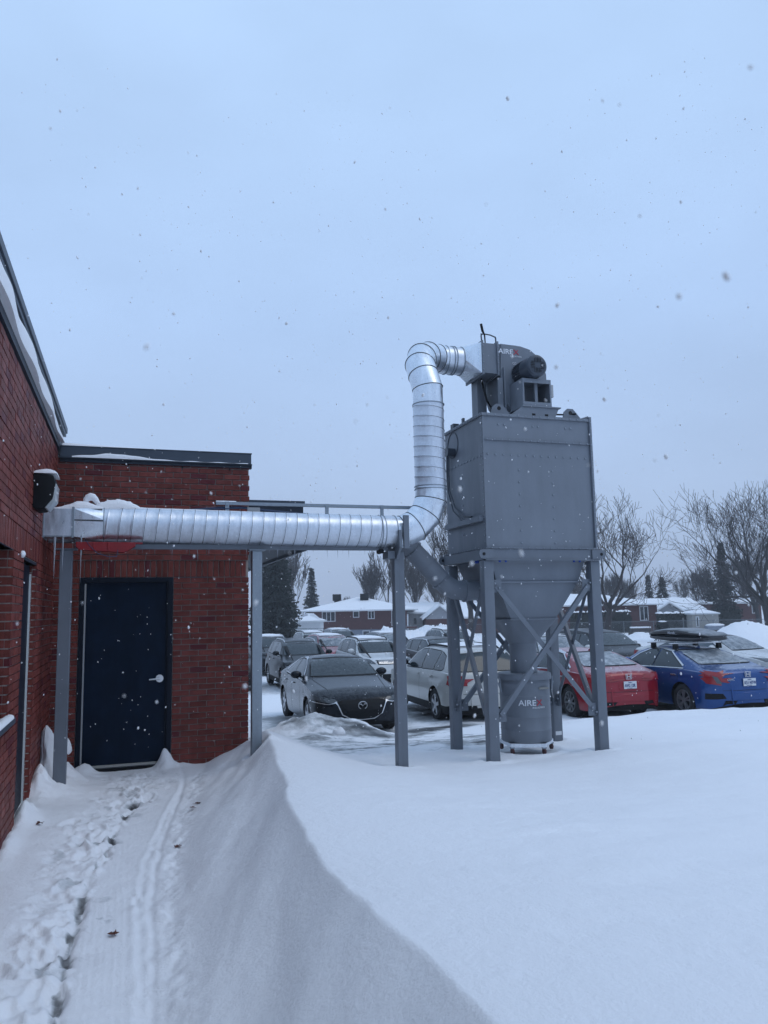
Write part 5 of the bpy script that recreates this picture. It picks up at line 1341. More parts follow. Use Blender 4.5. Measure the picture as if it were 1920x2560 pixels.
    # bonnet gap and wipers
    for sd_ in (-1, 1):
        xb = P['fw'][0][1]
        B(MB().tube([(P['ax'][1]-.38, sd_*.05, 0), (P['ax'][1]-.38, sd_*.05, .0)], .001, 4) if False else patch(bvh, [(P['ax'][1]-.40, sd_*.70), (L_-.42, sd_*.58), (L_-.42, sd_*.588), (P['ax'][1]-.40, sd_*.708)], 'top', .004, L_, .12), 'bonnet_gap', M_seam)
    if roofrails:
        for sd_ in (-1, 1):
            pts = []
            xa, xb = (.75, 2.45)
            for k in range(9):
                x = xa+(xb-xa)*k/8; l2, *_q = bvh.ray_cast(Vector((x, sd_*Wd*.60, 4)), Vector((0, 0, -1)))
                pts.append(Vector((x, sd_*Wd*.60, l2.z+(.045 if 0 < k < 8 else .0))))
            B(MB().tube(pts, .018, 8), 'roof_rail', M_chrome if roofrails == 'chrome' else M_black, smooth=50)
    if kind in ('suv', 'wagon', 'sedan', 'hatchsedan') and R_.get('fin', True):
        l2, *_q = bvh.ray_cast(Vector((.95 if kind != 'sedan' else 1.55, 0, 4)), Vector((0, 0, -1)))
        if l2: B(MB().prism([(l2.x-.08, l2.z-.01), (l2.x+.08, l2.z-.01), (l2.x-.06, l2.z+.055)], 'y', -.015, .015), 'antenna_fin', paint_, bevel=.004)
    if snowy:
        # a thin blanket lying on the roof
        c = patch(bvh, [(.9 if kind != 'van' else .6, -Wd*.56), (2.35, -Wd*.56), (2.45, 0), (2.35, Wd*.56), (.9 if kind != 'van' else .6, Wd*.56), (.8, 0)], 'top', snowy, L_, .12)
        n0 = len(c.v); bd_ = patch(bvh, [(.9 if kind != 'van' else .6, -Wd*.58), (2.37, -Wd*.58), (2.5, 0), (2.37, Wd*.58), (.9 if kind != 'van' else .6, Wd*.58), (.78, 0)], 'top', .004, L_, .12)
        c.add(bd_.v, bd_.f)
        for i, v in enumerate(c.v[:n0]): c.v[i] = (v[0], v[1], v[2]+.012*mnoise.noise(Vector((v[0]*3, v[1]*3, 1))))
        B(c, 'roof_snow', M_snow, smooth=60)
    return t, bvh, X0, B
def emblem(bvh, kind, view, z, t, X0):
    L_ = 7 if view == 'front' else -2; d = Vector((-1, 0, 0)) if view == 'front' else Vector((1, 0, 0))
    loc, n_, *_ = bvh.ray_cast(Vector((L_, 0, z)), d); s = 1 if view == 'front' else -1
    x = loc.x+s*.026+X0; y = lambda v: v*s
    mb = MB()
    def bar2(a, b, w_): mb.bar((x, y(a[0]), z+a[1]), (x, y(b[0]), z+b[1]), .012, w_, up=(0, 0, 1) if abs(a[0]-b[0]) > abs(a[1]-b[1]) else (0, 1, 0))
    if kind == 'h':       # H in a rounded frame
        fr_ = [(-.062, -.052), (.062, -.052), (.070, .052), (-.070, .052)]
        for i in range(4): bar2(fr_[i], fr_[(i+1) % 4], .009)
        bar2((-.032, -.036), (-.040, .038), .016); bar2((.032, -.036), (.040, .038), .016); bar2((-.034, 0), (.034, 0), .014)
    elif kind == 'wing':  # oval with a winged M
        pts = [(x, y(.085*math.cos(2*PI*k/32)), z+.070*math.sin(2*PI*k/32)) for k in range(33)]; mb.tube(pts, .008, 6)
        w_ = [(-.075, .028), (-.03, .022), (0, -.012), (.03, .022), (.075, .028)]
        mb.tube([(x, y(p[0]), z+p[1]) for p in w_], [.006, .009, .008, .009, .006], 6)
    else:                 # plain oval badge
        pts = [(x, y(.065*math.cos(2*PI*k/28)), z+.042*math.sin(2*PI*k/28)) for k in range(29)]; mb.tube(pts, .006, 6)
        pts = [(x, y(.022*math.cos(2*PI*k/20)), z+.036*math.sin(2*PI*k/20)) for k in range(21)]; mb.tube(pts, .004, 6)
    mb.build('emblem', M_chrome, t, smooth=40)

NR = lambda deg=0: -PI/2-math.radians(deg)      # nose towards the camera side (-Y)
FR_ = lambda deg=0: PI/2-math.radians(deg)
def ctr(x, y, kind, face):                       # from nose (towards camera) or tail position to the centre
    L_ = PROF[kind]['L']/2; return (x, y+L_)
def z_at(x, y): return gz(x, y)-.012
def place(kind, x, y0, *a, rz=None, face='n', **k):
    L_ = PROF[kind]['L']/2; z = float(lot_z(y0+L_)); r_ = rz if rz is not None else 0
    ang = (-PI/2 if face == 'n' else PI/2)-math.radians(r_)
    loc = (x+math.sin(math.radians(r_))*L_, y0+L_*math.cos(math.radians(r_)), z+.01)
    return car(kind, a[0], loc, ang, a[1], *a[2:], **k)

# front row
mz_head = [(.46, .665), (.60, .640), (.84, .70), (.87, .775), (.70, .745), (.52, .715)]
place('hatchsedan', 4.24, 14.55, 'dark grey sedan facing the camera behind a snow mound, winged oval badge', M_pblack, 'car', face='n', rz=1, wheel='five', chrome=True,
      front=dict(head=mz_head, iris=True, grille=[(-.50, .66), (-.40, .44), (-.22, .36), (.22, .36), (.40, .44), (.50, .66), (.36, .70), (-.36, .70)],
                 chromeedge=[(.88, .665), (.62, .622), (.51, .645), (.475, .61), (.395, .435), (.22, .345), (.0, .335), (.0, .347), (.217, .358), (.378, .442), (.456, .61), (.49, .675), (.55, .648), (.63, .636), (.88, .680)],
                 intake=[(-.80, .31), (-.50, .29), (-.46, .36), (-.60, .46), (-.82, .46)], emblem='wing', emblem_z=.60))
place('wagon', 7.22, 15.15, 'pearl beige wagon seen from behind between the machine legs, with snow on its roof', M_pbeige, 'car', face='s', rz=2, wheel='five', roofrails='black', trim='lower', mirror=M_pdk, snowy=.03,
      rear=dict(tail=[(.58, .80), (.85, .80), (.85, 1.00), (.62, 1.00)], tailside=[(.04, .80), (.30, .82), (.26, 1.00), (.06, 1.00)], lens=[(.62, .875), (.84, .875), (.84, .93), (.63, .93)], reflector=True, plate_z=.86, emblem='oval', emblem_z=1.03))
place('sedan', 9.93, 14.15, 'red sedan seen from behind right of the drum, dusted with snow', M_pred, 'car', face='s', rz=2, wheel='ten', chrome=True,
      rear=dict(tail=[(.30, .865), (.86, .79), (.88, .92), (.84, .955), (.42, .915)], tailside=[(.02, .80), (.30, .88), (.28, .94), (.02, .94)], plate_z=.735, plate_txt='AVG 12R', emblem='h', emblem_z=.905, frost=1, niche=M_pred))
bl = place('sedan', 12.06, 13.12, 'bright blue sedan with a black roof box, seen from behind at the right edge', M_pblue, 'car', face='s', rz=2, wheel='split', chrome=True, handle=True,
      rear=dict(tail=[(.50, .985), (.66, .84), (.62, .70), (.84, .74), (.90, .90), (.84, .985), (.66, .955)], tailside=[(.0, .74), (.30, .86), (.34, .93), (.02, .97)], lens=[(.60, .73), (.70, .75), (.76, .89), (.68, .87)], vent=True, plate_z=.755, plate_txt='K51 NTW', emblem='h', emblem_z=.91, frost=1))
bt_, bbv, bX0, bB = bl
for sd_ in (1,):
    loc_, *_q = bbv.ray_cast(Vector((-2, .42, .80)), Vector((1, 0, 0)))
    text('badge_lettering', 'CIVIC', .055, lambda u_, v_, w_: Vector((loc_.x-.010-w_+bX0-.01, .52-u_, .80+v_)), M_chrome, bt_, sx=1.3)
M_rbox = mat('glossy_black_roof_box', (.012, .013, .015), .3, coat=.4, dust=(.35, 8))
rk = thing('roof_rack', 'pair of black crossbars clamped to the roof of the blue sedan', 'roof rack', tuple(bt_.location), bt_.rotation_euler.z)
for x_ in (1.55, 2.35):
    xx = x_+bX0; MB().bar((xx, -.62, 1.492), (xx, .72, 1.492), .06, .022).build('crossbar', M_chrome, rk, bevel=.006)
    for sd_ in (-1, 1):
        MB().prism([(xx-.05, 1.36), (xx+.05, 1.36), (xx+.035, 1.48), (xx-.035, 1.48)], 'y', *sorted((sd_*.52, sd_*.62))).build('foot', M_black, rk, bevel=.008)
rbx = thing('roof_box', 'glossy black roof box carried on the crossbars of the blue sedan', 'roof box', (bt_.location.x+.10, bt_.location.y-.25, bt_.location.z-.055), bt_.rotation_euler.z)
def rbring(x, w_, z0_, z1_, n=20):
    o = []
    for k in range(n):
        a = 2*PI*k/n; c_, s_ = math.cos(a), math.sin(a)
        o.append((x, w_*(abs(c_)**.5)*(1 if c_ > 0 else -1), (z0_+z1_)/2+(z1_-z0_)/2*(abs(s_)**.55)*(1 if s_ > 0 else -1)))
    return o
ln = [(-1.12, .24, 1.60, 1.70), (-1.06, .33, 1.57, 1.735), (-.9, .37, 1.56, 1.78), (-.66, .38, 1.555, 1.79), (-.60, .38, 1.555, 1.815), (-.2, .385, 1.555, 1.86), (.3, .38, 1.555, 1.85), (.75, .36, 1.56, 1.80), (1.0, .31, 1.58, 1.735), (1.12, .22, 1.60, 1.68)]
bx_o = MB().rings([rbring(x*.95, w_*(.97), 1.560+.06*(abs(x)/1.12)**3, 1.690) for x, w_, a, b in ln]).build('box_base', M_rbox, rbx, smooth=40)
MB().rings([rbring(x*.955, w_*1.015, 1.694, max(b+.01, 1.715)) for x, w_, a, b in ln]).build('box_lid', M_rbox, rbx, smooth=40)
MB().rings([rbring(x*.962, w_*1.03, 1.689, 1.697) for x, w_, a, b in ln]).build('seam_strip', M_fascia, rbx, smooth=40)
text('box_lettering', 'Nordic', .085, lambda u_, v_, w_: Vector((.38-u_*1.0-.25, .396+w_, 1.735+v_)), M_white, rbx, shear=.35, sx=1.15)

# second row and beyond (noses towards us unless said)
crv_f = dict(dz=.10, head=[(.50, .72), (.84, .76), (.88, .90), (.66, .87)], grille=[(-.44, .70), (.44, .70), (.50, .84), (-.50, .84)], bars=[.735, .77, .805], emblem='h', emblem_z=.77, fog=True)
std = dict(dz=.06, fog=True, bars=[.66], emblem='oval', emblem_z=.66)
place('suv', 5.77, 25.6, 'black boxy SUV with silver roof rails directly behind the dark grey sedan', M_pdk, 'car', roofrails='chrome', trim='lower', front=std)
place('suv', 8.40, 25.3, 'white SUV facing the camera with an H badge, left of the saddle post', M_pwhite, 'car', roofrails='black', trim='lower', front=crv_f, snowy=.03)
place('wagon', 10.95, 24.6, 'dark wagon with a bright window line just left of the collector leg', M_pdk2, 'car', chrome=True, trim='lower', mirror=M_pdk)
place('hatchsedan', 3.35, 26.6, 'dark sedan glimpsed between the brick corner and the galvanised post', M_pdk2, 'car', front=std)
place('suv', 6.05, 33.2, 'charcoal SUV with snowy roof behind the left shoulder of the black boxy SUV', M_pdk2, 'car', roofrails='chrome', front=std, snowy=.03)
place('sedan', 7.25, 43.0, 'small white sedan far off beside the galvanised post', M_pwhite, 'car', front=std, glass=M_cglass2)
place('suv', 8.60, 32.3, 'red crossover with a frosted roof between the black and the white SUV', M_pred, 'car', front=std, glass=M_cglass2, snowy=.02)
place('suv', 9.45, 39.5, 'white SUV with black roof rails, partly hidden behind the red crossover', M_pwhite, 'car', roofrails='black', front=std, snowy=.03)
place('suv', 12.3, 44.7, 'silver SUV farthest back in front of the basement windows', M_psilver, 'car', front=std, snowy=.03)
place('suv', 11.75, 33.3, 'olive grey boxy SUV with snowed-up windows behind the dark wagon', M_polive, 'car', front=std, glass=M_cglass2, snowy=.03)
place('suv', 16.3, 36.6, 'white SUV with a black roof rack in the distance behind the beige wagon', M_pwhite, 'car', roofrails='black', front=std, snowy=.04)
place('wagon', 13.35, 21.0, 'white SUV with a frosted windscreen and snowy hood behind the red sedan', M_pwhite, 'car', front=std, glass=M_cglass2, snowy=.03, rz=2, scale=1.04)
place('van', 16.55, 23.2, 'black minivan with a chrome grille parked behind the blue sedan', M_pdk, 'minivan', glass=M_cglass, front=dict(dz=.08, bars=[.62, .655, .69], emblem='oval', emblem_z=.72, head=[(.50, .70), (.88, .76), (.92, .87), (.62, .82)]), rz=4)
place('sedan', 17.6, 17.6, 'white sedan with frosted side windows at the far right behind the roof box', M_pwhite, 'car', glass=M_cglass2, front=std, rz=-14, scale=1.1, snowy=.03, chrome=False)
place('sedan', 19.6, 27.0, 'grey sedan half hidden behind the roof box on the right', M_psilver, 'car', front=std, glass=M_cglass2, snowy=.03)

# ------------------------------------------------------------------ houses
CAMR = -YAW
def rot_r(x, y, z=0):   # camera-aligned offsets to world
    return (x*math.cos(YAW)+y*math.sin(YAW), -x*math.sin(YAW)+y*math.cos(YAW), z)
def wpt(x, d, z=0): return rot_r(x, d, z)
def hip_roof(mb, x0, x1, y0, y1, ze, zr, ov=.5, inset=None):
    x0 -= ov; x1 += ov; y0 -= ov; y1 += ov; ym = (y0+y1)/2; ins = inset if inset is not None else (y1-y0)/2
    v = [(x0,y0,ze),(x1,y0,ze),(x1,y1,ze),(x0,y1,ze),(x0+ins,ym,zr),(x1-ins,ym,zr)]
    return mb.add(v, [(0,1,5,4),(1,2,5),(2,3,4,5),(3,0,4),(3,2,1,0)])
def gable_roof(mb, x0, x1, y0, y1, ze, zr, ov=.35, th=.16, ridge='y'):
    if ridge == 'y':
        xm = (x0+x1)/2
        v = [(x0-ov, z_, a) for z_, a in ()]
        sec = [(x0-ov, ze-.05), (xm, zr), (x1+ov, ze-.05), (x1+ov, ze-.05+th), (xm, zr+th), (x0-ov, ze-.05+th)]
        return mb.prism(sec, 'y', y0-ov, y1+ov)
    ym = (y0+y1)/2; sec = [(y0-ov, ze-.05), (ym, zr), (y1+ov, ze-.05), (y1+ov, ze-.05+th), (ym, zr+th), (y0-ov, ze-.05+th)]
    return mb.prism(sec, 'x', x0-ov, x1+ov)
def window(par, x0, x1, z0, z1, y, panes=2, fm=M_hwhite):
    m = MB(); m.box(x0-.08, x1+.08, y-.05, y-.002, z0-.08, z0); m.box(x0-.08, x1+.08, y-.05, y-.002, z1, z1+.08); m.box(x0-.08, x0, y-.05, y-.002, z0, z1); m.box(x1, x1+.08, y-.05, y-.002, z0, z1)
    f = m.build('window', fm, par); w_ = (x1-x0)/panes
    for k in range(panes):
        MB().box(x0+w_*k+.04, x0+w_*(k+1)-.04, y-.035, y-.01, z0+.04, z1-.04).build('pane', M_glassdk, f)
        if k: MB().box(x0+w_*k-.04, x0+w_*k+.04, y-.05, y-.002, z0, z1).build('mullion', fm, f)
def house(label, x0, x1, d0, d1, zb, ze, zr, wallm=M_hbrick, roof='hip', cat='house', found=None, wins=(), name='house', chim=(), ov=.5, inset=None, gable_m=None):
    xm = (x0+x1)/2; t = thing(name, label, cat, wpt(xm, d0, zb), CAMR)
    X0, X1, D = x0-xm, x1-xm, d1-d0; h = ze-zb
    MB().box(X0, X1, 0, D, (found or 0), h).build('wall', wallm, t)
    if found: MB().box(X0-.02, X1+.02, -.02, D, -.5, found).build('foundation', M_hfound, t)
    m = MB()
    if roof == 'hip': hip_roof(m, X0, X1, 0, D, h+.14, zr-zb, ov, inset); rf = m.build('roof', M_snowroof, t); MB().box(X0-ov-.02, X1+ov+.02, -ov-.02, D+ov, h, h+.135).build('eaves', M_hwhite, rf)
    elif roof == 'gable':
        gable_roof(m, X0, X1, 0, D, h, zr-zb); rf = m.build('roof', M_snowroof, t)
        MB().prism([(X0, h+.001), (X1, h+.001), (0, zr-zb-.02)], 'y', 0, D).build('gable', gable_m or M_hgrey, t)
        sec = [(X0-.37, h-.12), (0, zr-zb-.08), (X1+.37, h-.12), (X1+.37, h-.03), (0, zr-zb+.02), (X0-.37, h-.03)]; MB().prism(sec, 'y', -.40, -.352).build('barge_board', M_hwhite, rf)
    elif roof == 'ridge':
        gable_roof(m, X0, X1, 0, D, h, zr-zb, ridge='x'); rf = m.build('roof', M_snowroof, t); MB().box(X0-.35, X1+.35, -.40, -.352, h-.12, h+.02).build('eaves', M_hwhite, rf)
    for w_ in wins: window(t, w_[0]-xm, w_[1]-xm, w_[2]-zb, w_[3]-zb, 0, w_[4] if len(w_) > 4 else 2)
    for (cx, cd, cz, cs, ch) in chim:
        c = MB().box(cx-xm-cs*.4, cx-xm+cs*.4, cd-d0-cs*.4, cd-d0+cs*.4, cz-zb, cz-zb+ch*.7); c.box(cx-xm-cs*.62, cx-xm+cs*.62, cd-d0-cs*.62, cd-d0+cs*.62, cz-zb+ch*.45, cz-zb+ch); c.build('roof_vent', M_black, rf)
    return t, xm
# px->metres at depth d: (u-960)/1941.8*d
ux = lambda u, d: (u-960)/1941.8*d
H1, m1 = house('long brick bungalow with a snow-covered hip roof and two black roof vents', ux(772, 85), ux(1012, 85), 85, 95, -1.25, 1.62, 3.22, found=.88,
      wins=[(ux(803, 85), ux(833, 85), .62, 1.56, 3), (ux(880, 85), ux(892, 85), 1.0, 1.56, 1), (ux(917, 85), ux(930, 85), .82, 1.56, 2), (ux(812, 85), ux(827, 85), -1.1, -.72, 1), (ux(903, 85), ux(918, 85), -1.0, -.55, 1), (ux(975, 85), ux(988, 85), .05, 1.55, 1)],
      ov=1.15, chim=[(ux(839, 88.6), 88.6, 2.2, .75, 1.35), (ux(907, 88.6), 88.6, 2.2, .75, 1.35)])
MB().box(ux(842, 85)-m1, ux(848, 85)-m1, -.2, -.01, .85, 1.1).build('wall_vent', M_hwhite, H1); MB().box(ux(864, 85)-m1, ux(868, 85)-m1, -.2, -.01, .9, 1.12).build('wall_vent', M_hwhite, H1)
MB().box(ux(975, 85)-m1, ux(1035, 85)-m1, -1.6, -.01, .95, 1.12).build('balcony_deck', M_hbrick, H1)
gx, gm = house('small white garage with a snowy hip roof in front of the brick bungalow', ux(734, 76), ux(797, 76), 76, 80, -1.15, .66, 1.5, M_hwhite, cat='garage', name='garage', ov=.25, inset=1.9)
gw = M_hgrey
for k in range(9): MB().box(ux(737, 76)-gm, ux(794, 76)-gm, -.03, -.005, .12+k*.19, .115+k*.19+.165).build('siding_board', M_hwhite, gx)
house('brown wooden shed beside the white garage, half behind the spruce', ux(690, 78), ux(716, 78), 78, 81, -1.1, .45, .95, M_wood, 'gable', 'shed', name='shed')
house('white door and small window wing at the left of the garage', ux(697, 77.0), ux(711, 77.0), 77.0, 77.8, -1.1, .62, .8, M_hwhite, 'ridge', 'porch', name='porch', wins=[(ux(701, 77), ux(708, 77), -.1, .3, 1)])
t, xm_ = house('white sided house with a snowy roof behind the brick garage', ux(1018, 92), ux(1178, 92), 92, 101, -1.2, 1.25, 2.35, M_hwhite, 'ridge', wins=[(ux(1028, 92), ux(1036, 92), -.1, .7, 1)])
house('low brick garage with a grey gable under snow', ux(1058, 84), ux(1128, 84), 84, 91, -1.2, .62, 2.05, M_hbrick, 'gable', 'garage', name='garage', ov=.3)
house('brick house with snowy roof seen between the machine legs', ux(1128, 86), ux(1300, 86), 86, 95, -1.2, .70, 2.1, M_hbrick, 'ridge')
house('wide brick bungalow with patio doors behind the hedges on the right', ux(1330, 82), ux(1632, 82), 82, 92, -1.2, 1.68, 3.05, wins=[(ux(1590, 82), ux(1608, 82), .15, 1.5, 2)], chim=[(ux(1524, 84), 84, 2.4, .35, .45)])
house('grey gabled house with snow roof behind the dark hedge', ux(1636, 90), ux(1745, 90), 90, 99, -1.2, 1.0, 2.3, M_hgrey, 'ridge')
house('small house with a grey front gable right of the patio doors', ux(1632, 88), ux(1690, 88), 88, 89.7, -1.2, .9, 1.9, M_hgrey, 'gable')
house('brick house at the far right with a snow-laden roof and white window', ux(1748, 95), ux(1890, 95), 95, 104, -1.2, 1.62, 2.7, wins=[(ux(1868, 95), ux(1880, 95), .5, 1.4, 2)])
house('pale garden shed with a pointed snowy roof beyond the fence', ux(1718, 78), ux(1783, 78), 78, 81, -1.1, .66, 1.25, mat('pale_shed_wall', (.33, .32, .30), .8, var=.05), cat='shed', name='garden_shed', ov=.12, inset=1.3, wins=[(ux(1728, 78), ux(1732, 78), -.5, .4, 1)])
# downtown line of far roofs
for i, (u, d, w_) in enumerate([(1440, 118, 9), (1700, 120, 8), (1260, 120, 10)]):
    house(['distant low roof left of the bare maple', 'distant roof behind the gabled grey house', 'distant roof behind the hopper'][i], ux(u, d)-w_/2, ux(u, d)+w_/2, d, d+8, -1.2, 1.5, 2.9, M_hgrey, 'hip')
# hedges
M_hedge = mat('cedar_hedge', (.018, .022, .018), .9, var=.3, vscale=3)
def hedge(label, u0, u1, d, zt, zb=-1.2, snow=True):
    x0, x1 = ux(u0, d), ux(u1, d); t = thing('cedar_hedge', label, 'hedge', wpt((x0+x1)/2, d, zb), CAMR, 'hedges along the gardens'); w_ = (x1-x0)/2; h = zt-zb
    m = MB(); rr = random.Random(int(u0))
    MB().box(-w_+.1, w_-.1, .1, .9, 0, h-.15).build('core', M_hedge, t)
    n = int((x1-x0)*110)
    for k in range(n):
        x = rr.uniform(-w_, w_); z = rr.uniform(.0, h+.08); y = rr.uniform(-.08, .12) if rr.random() < .75 else rr.uniform(.1, .9)
        if y > .12: z = h+rr.uniform(-.1, .08)
        s = rr.uniform(.08, .17); a = rr.uniform(0, PI); b = rr.uniform(-.5, .5)
        m.add([(x-s*math.cos(a), y-s*.5*math.sin(a), z-s), (x+s*math.cos(a), y+s*.5*math.sin(a), z-s*.6), (x+b*s, y-.03, z+s)], [(0, 1, 2)])
    m.build('foliage', M_hedge, t, fixn=False, kind='stuff')
    if snow:
        s = ridge_snow((-w_, .45, h), (w_, .45, h), lambda q: .45, lambda q: .16+.07*math.sin(q*23)+.05*math.sin(q*61), int((x1-x0)*5), 5, u0); s.build('snow_cap', M_snow, t, smooth=60)
hedge('snow-capped cedar hedge seen through the machine legs', 1418, 1502, 80, 1.05)
hedge('snow-capped cedar hedge just right of the front-right collector leg', 1506, 1568, 80, 1.05)
hedge('low dark hedge between the patio doors and the garden shed', 1634, 1716, 79.5, .78)
hedge('dark hedge right of the garden shed', 1785, 1842, 80.5, 1.0, snow=False)
# chain link fence
def fence(label, x0, x1, d, zb=-1.05, h=1.15, n=None):
    t = thing('chain_link_fence', label, 'fence', wpt(x0, d, zb), CAMR); Ln = x1-x0; n = n or int(Ln/2.9)
    for k in range(n+1): MB().cyl((Ln*k/n, 0, -.1), (Ln*k/n, 0, h+.04), .035, 8).build('post', M_fence, t)
    MB().bar((0, 0, h), (Ln, 0, h), .045).build('top_rail', M_fence, t)
    m = MB()
    q = 0
    while q < Ln:
        for s_ in (-1, 1):
            a = (q, 0, 0.02); b = (q+s_*h, .004*s_, h)
            if 0 <= b[0] <= Ln: m.bar(a, b, .007)
        q += .16
    m.build('wire_mesh', M_fence, t, kind='stuff')
fence('chain link fence along the gardens on the right', ux(1400, 77), ux(1990, 77), 77)
fence('chain link fence before the brick bungalow on the left', ux(690, 74), ux(805, 74), 74)
fence('chain link fence before the brick garage', ux(1010, 78), ux(1210, 78), 78)
# kerb-line barrier, bins, grill, sapling in the gardens
bd = thing('timber_rail', 'low dark timber rail half buried in snow beyond the minivan', 'rail', wpt(ux(1560, 70), 70, -1.0), CAMR)
MB().bar((0, 0, .22), (9.5, 1.5, .26), .16).build('beam', M_barkd, bd); 
for k in range(5): MB().bar((k*2.3, k*.37, -.1), (k*2.3, k*.37, .3), .14).build('stub', M_barkd, bd)
gr = thing('covered_grill', 'dark covered barbecue standing in the snow before the hedge', 'barbecue', wpt(ux(1643, 74), 74, -1.0), CAMR)
MB().box(-.45, .45, -.3, .3, .05, .75).build('cabinet', M_black, gr, bevel=.05); MB().tube([(-.5, 0, .85), (.5, 0, .85)], .28, 14).build('hood', M_black, gr, smooth=40); MB().ico((0, 0, 1.12), .35, 2, .05, (1.2, .8, .25)).build('snow_cap', M_snow, gr, smooth=60)
gb = thing('garden_box', 'small dark garden cart with snow on top, left of the covered barbecue', 'box', wpt(ux(1588, 74), 74, -1.0), CAMR)
MB().box(-.9, .9, -.3, .3, .2, .55).build('bin', M_barkd, gb); MB().box(-.92, .92, -.32, .32, .551, .68).build('snow_cap', M_snow, gb, bevel=.05)
for s_ in (-.8, .8): MB().box(s_-.05, s_+.05, -.05, .05, -.1, .2).build('leg', M_barkd, gb)
gc = thing('storage_box', 'grey storage box with a snowy lid beside the garden shed', 'box', wpt(ux(1772, 76.5), 76.5, -1.0), CAMR)
MB().box(-.9, .9, -.4, .4, 0, .55).build('bin', M_hfound, gc, bevel=.05); MB().ico((0, 0, .62), .8, 2, .04, (1.2, .55, .22)).build('snow_cap', M_snow, gc, smooth=60)

# snow piles
def pile(label, x0, x1, d, h, dep=3, zb=-1.1, n=90, rough=.35, seed=0, shape=None):
    t_ = []; m = MB(); nx = n; ny = 18; rings = []
    for j in range(ny):
        row = []
        for i in range(nx):
            u, v = i/(nx-1), j/(ny-1); e_ = (math.sin(PI*v)**.7)*min(1, u*8, (1-u)*8)**.6
            hh = h*(shape(u) if shape else 1)*e_*(1+rough*.55*mnoise.fractal(Vector((u*(x1-x0)*.8+seed, v*dep*.9, seed)), 1, 2, 2)+rough*.22*abs(mnoise.fractal(Vector((u*(x1-x0)*3.1+seed, v*dep*3, seed)), .8, 2, 3)))
            row.append(((u-.5)*(x1-x0), v*dep, max(-.15, hh-.15*(1-e_))))
        rings.append(row)
    m.rings(rings, cap=False, closed=False)
    o = m.build('snow_pile', M_snow, None, smooth=60, label=label, category='snow pile', group='ploughed snow piles'); o.location = wpt((x0+x1)/2, d, zb); o.rotation_euler = (0, 0, CAMR)
pile('lumpy ploughed snow pile in front of the bungalow and brick garage', ux(918, 60), ux(1205, 60), 60, 1.35, 4, n=150, rough=.7, seed=3, shape=lambda u: .8+.25*math.exp(-((u-.12)/.08)**2)+.35*math.exp(-((u-.62)/.15)**2))
pile('large smooth snow pile at the right edge beyond the white sedan', ux(1785, 44), ux(2060, 44), 44, 1.75, 5, n=70, rough=.25, seed=8, shape=lambda u: math.sin(PI*min(1, u*1.2))**.8)
pile('low snow ridge behind the black minivan', ux(1560, 66), ux(1800, 66), 66, .45, 3, n=80, rough=.5, seed=12)
pile('low snow ridge seen between the collector legs', ux(1215, 62), ux(1500, 62), 62, .6, 3, n=80, rough=.6, seed=15)

# ------------------------------------------------------------------ trees
def bare_tree_mesh(seed, H=12., spread=.62, wob=.16, sag=0., trunk_r=.24, lean=(0, 0), levels=6, first=.16, minr=.010, nmain=4, upright=.0, mname='bark'):
    rr = random.Random(seed); trunk = MB(); twig = MB()
    def grow(mb, p, d, ln, r, lev):
        n = 5 if lev < 3 else (3 if lev < 6 else 2); pts = [Vector(p)]; dd = Vector(d).normalized(); c = Vector(p); radii = [r]
        for k in range(n):
            j = (wob*(1.25 if lev == 1 else 1)) if lev else .05
            dd = (dd+Vector((rr.uniform(-j, j), rr.uniform(-j, j), rr.uniform(-j*.4, j)+.02*(lev > 0)+upright*.1-(sag if lev == 1 and k < 2 else 0)))).normalized()
            c = c+dd*(ln/n); pts.append(c.copy()); radii.append(r*(1-.42*(k+1)/n))
        sides = 8 if lev == 0 else (6 if lev == 1 else (4 if lev == 2 else 3))
        (trunk if lev <= 1 else twig).tube(pts, [max(minr, q) for q in radii], sides, False)
        if lev >= levels: return
        kids = nmain if lev == 0 else (rr.choice([3, 3, 4]) if levels < 7 else rr.choice([2, 3, 2, 3]) if lev > 1 else 4)
        if lev >= levels-1: kids = rr.choice([2, 3]) if levels > 5 else rr.choice([3, 4])
        for k in range(kids):
            t_ = rr.uniform(.35, 1.0) if lev else rr.uniform(.62, 1.0)
            if k == 0: t_ = 1.0
            i = min(n-1, int(t_*n)); q = pts[i].lerp(pts[i+1], t_*n-i) if i < n else pts[-1]
            az = rr.uniform(0, 2*PI) if lev else 2*PI*k/kids+rr.uniform(-.5, .5); sp = spread*rr.uniform(.55, 1.15)*(.55 if k == 0 else 1)
            u_ = dd.orthogonal().normalized(); w_ = dd.cross(u_); nd = (dd*math.cos(sp)+(u_*math.cos(az)+w_*math.sin(az))*math.sin(sp))
            nd = (nd+Vector((0, 0, .12+upright))).normalized()
            grow(twig if lev else trunk, q, nd, ln*rr.uniform(.62, .82)*(1.25 if lev == 0 else 1), max(minr, radii[min(i+1, n)]*(.62 if k else .8)), lev+1)
    grow(trunk, (0, 0, -.3), (lean[0], lean[1], 1), H*first, trunk_r, 0)
    return trunk, twig
def bare_tree(label, u, d, seed, H, zb=-1.1, group='bare winter trees', m=None, rz=0, **k):
    tr, tw = bare_tree_mesh(seed, H, **k); x, y, z = wpt(ux(u, d), d, zb)
    t = thing('bare_tree', label, 'tree', (x, y, z), CAMR+rz, group); m = m or M_bark
    tr.build('trunk', m, t, smooth=60, fixn=False); tw.build('branches', m, t, fixn=False, smooth=60); return t
TA = bare_tree('tall bare tree whose crown shows between the duct elbow and the grey housing', 1172, 66, 21, 16, first=.22, spread=.52, trunk_r=.32, levels=6, nmain=5, upright=.08, minr=.014)
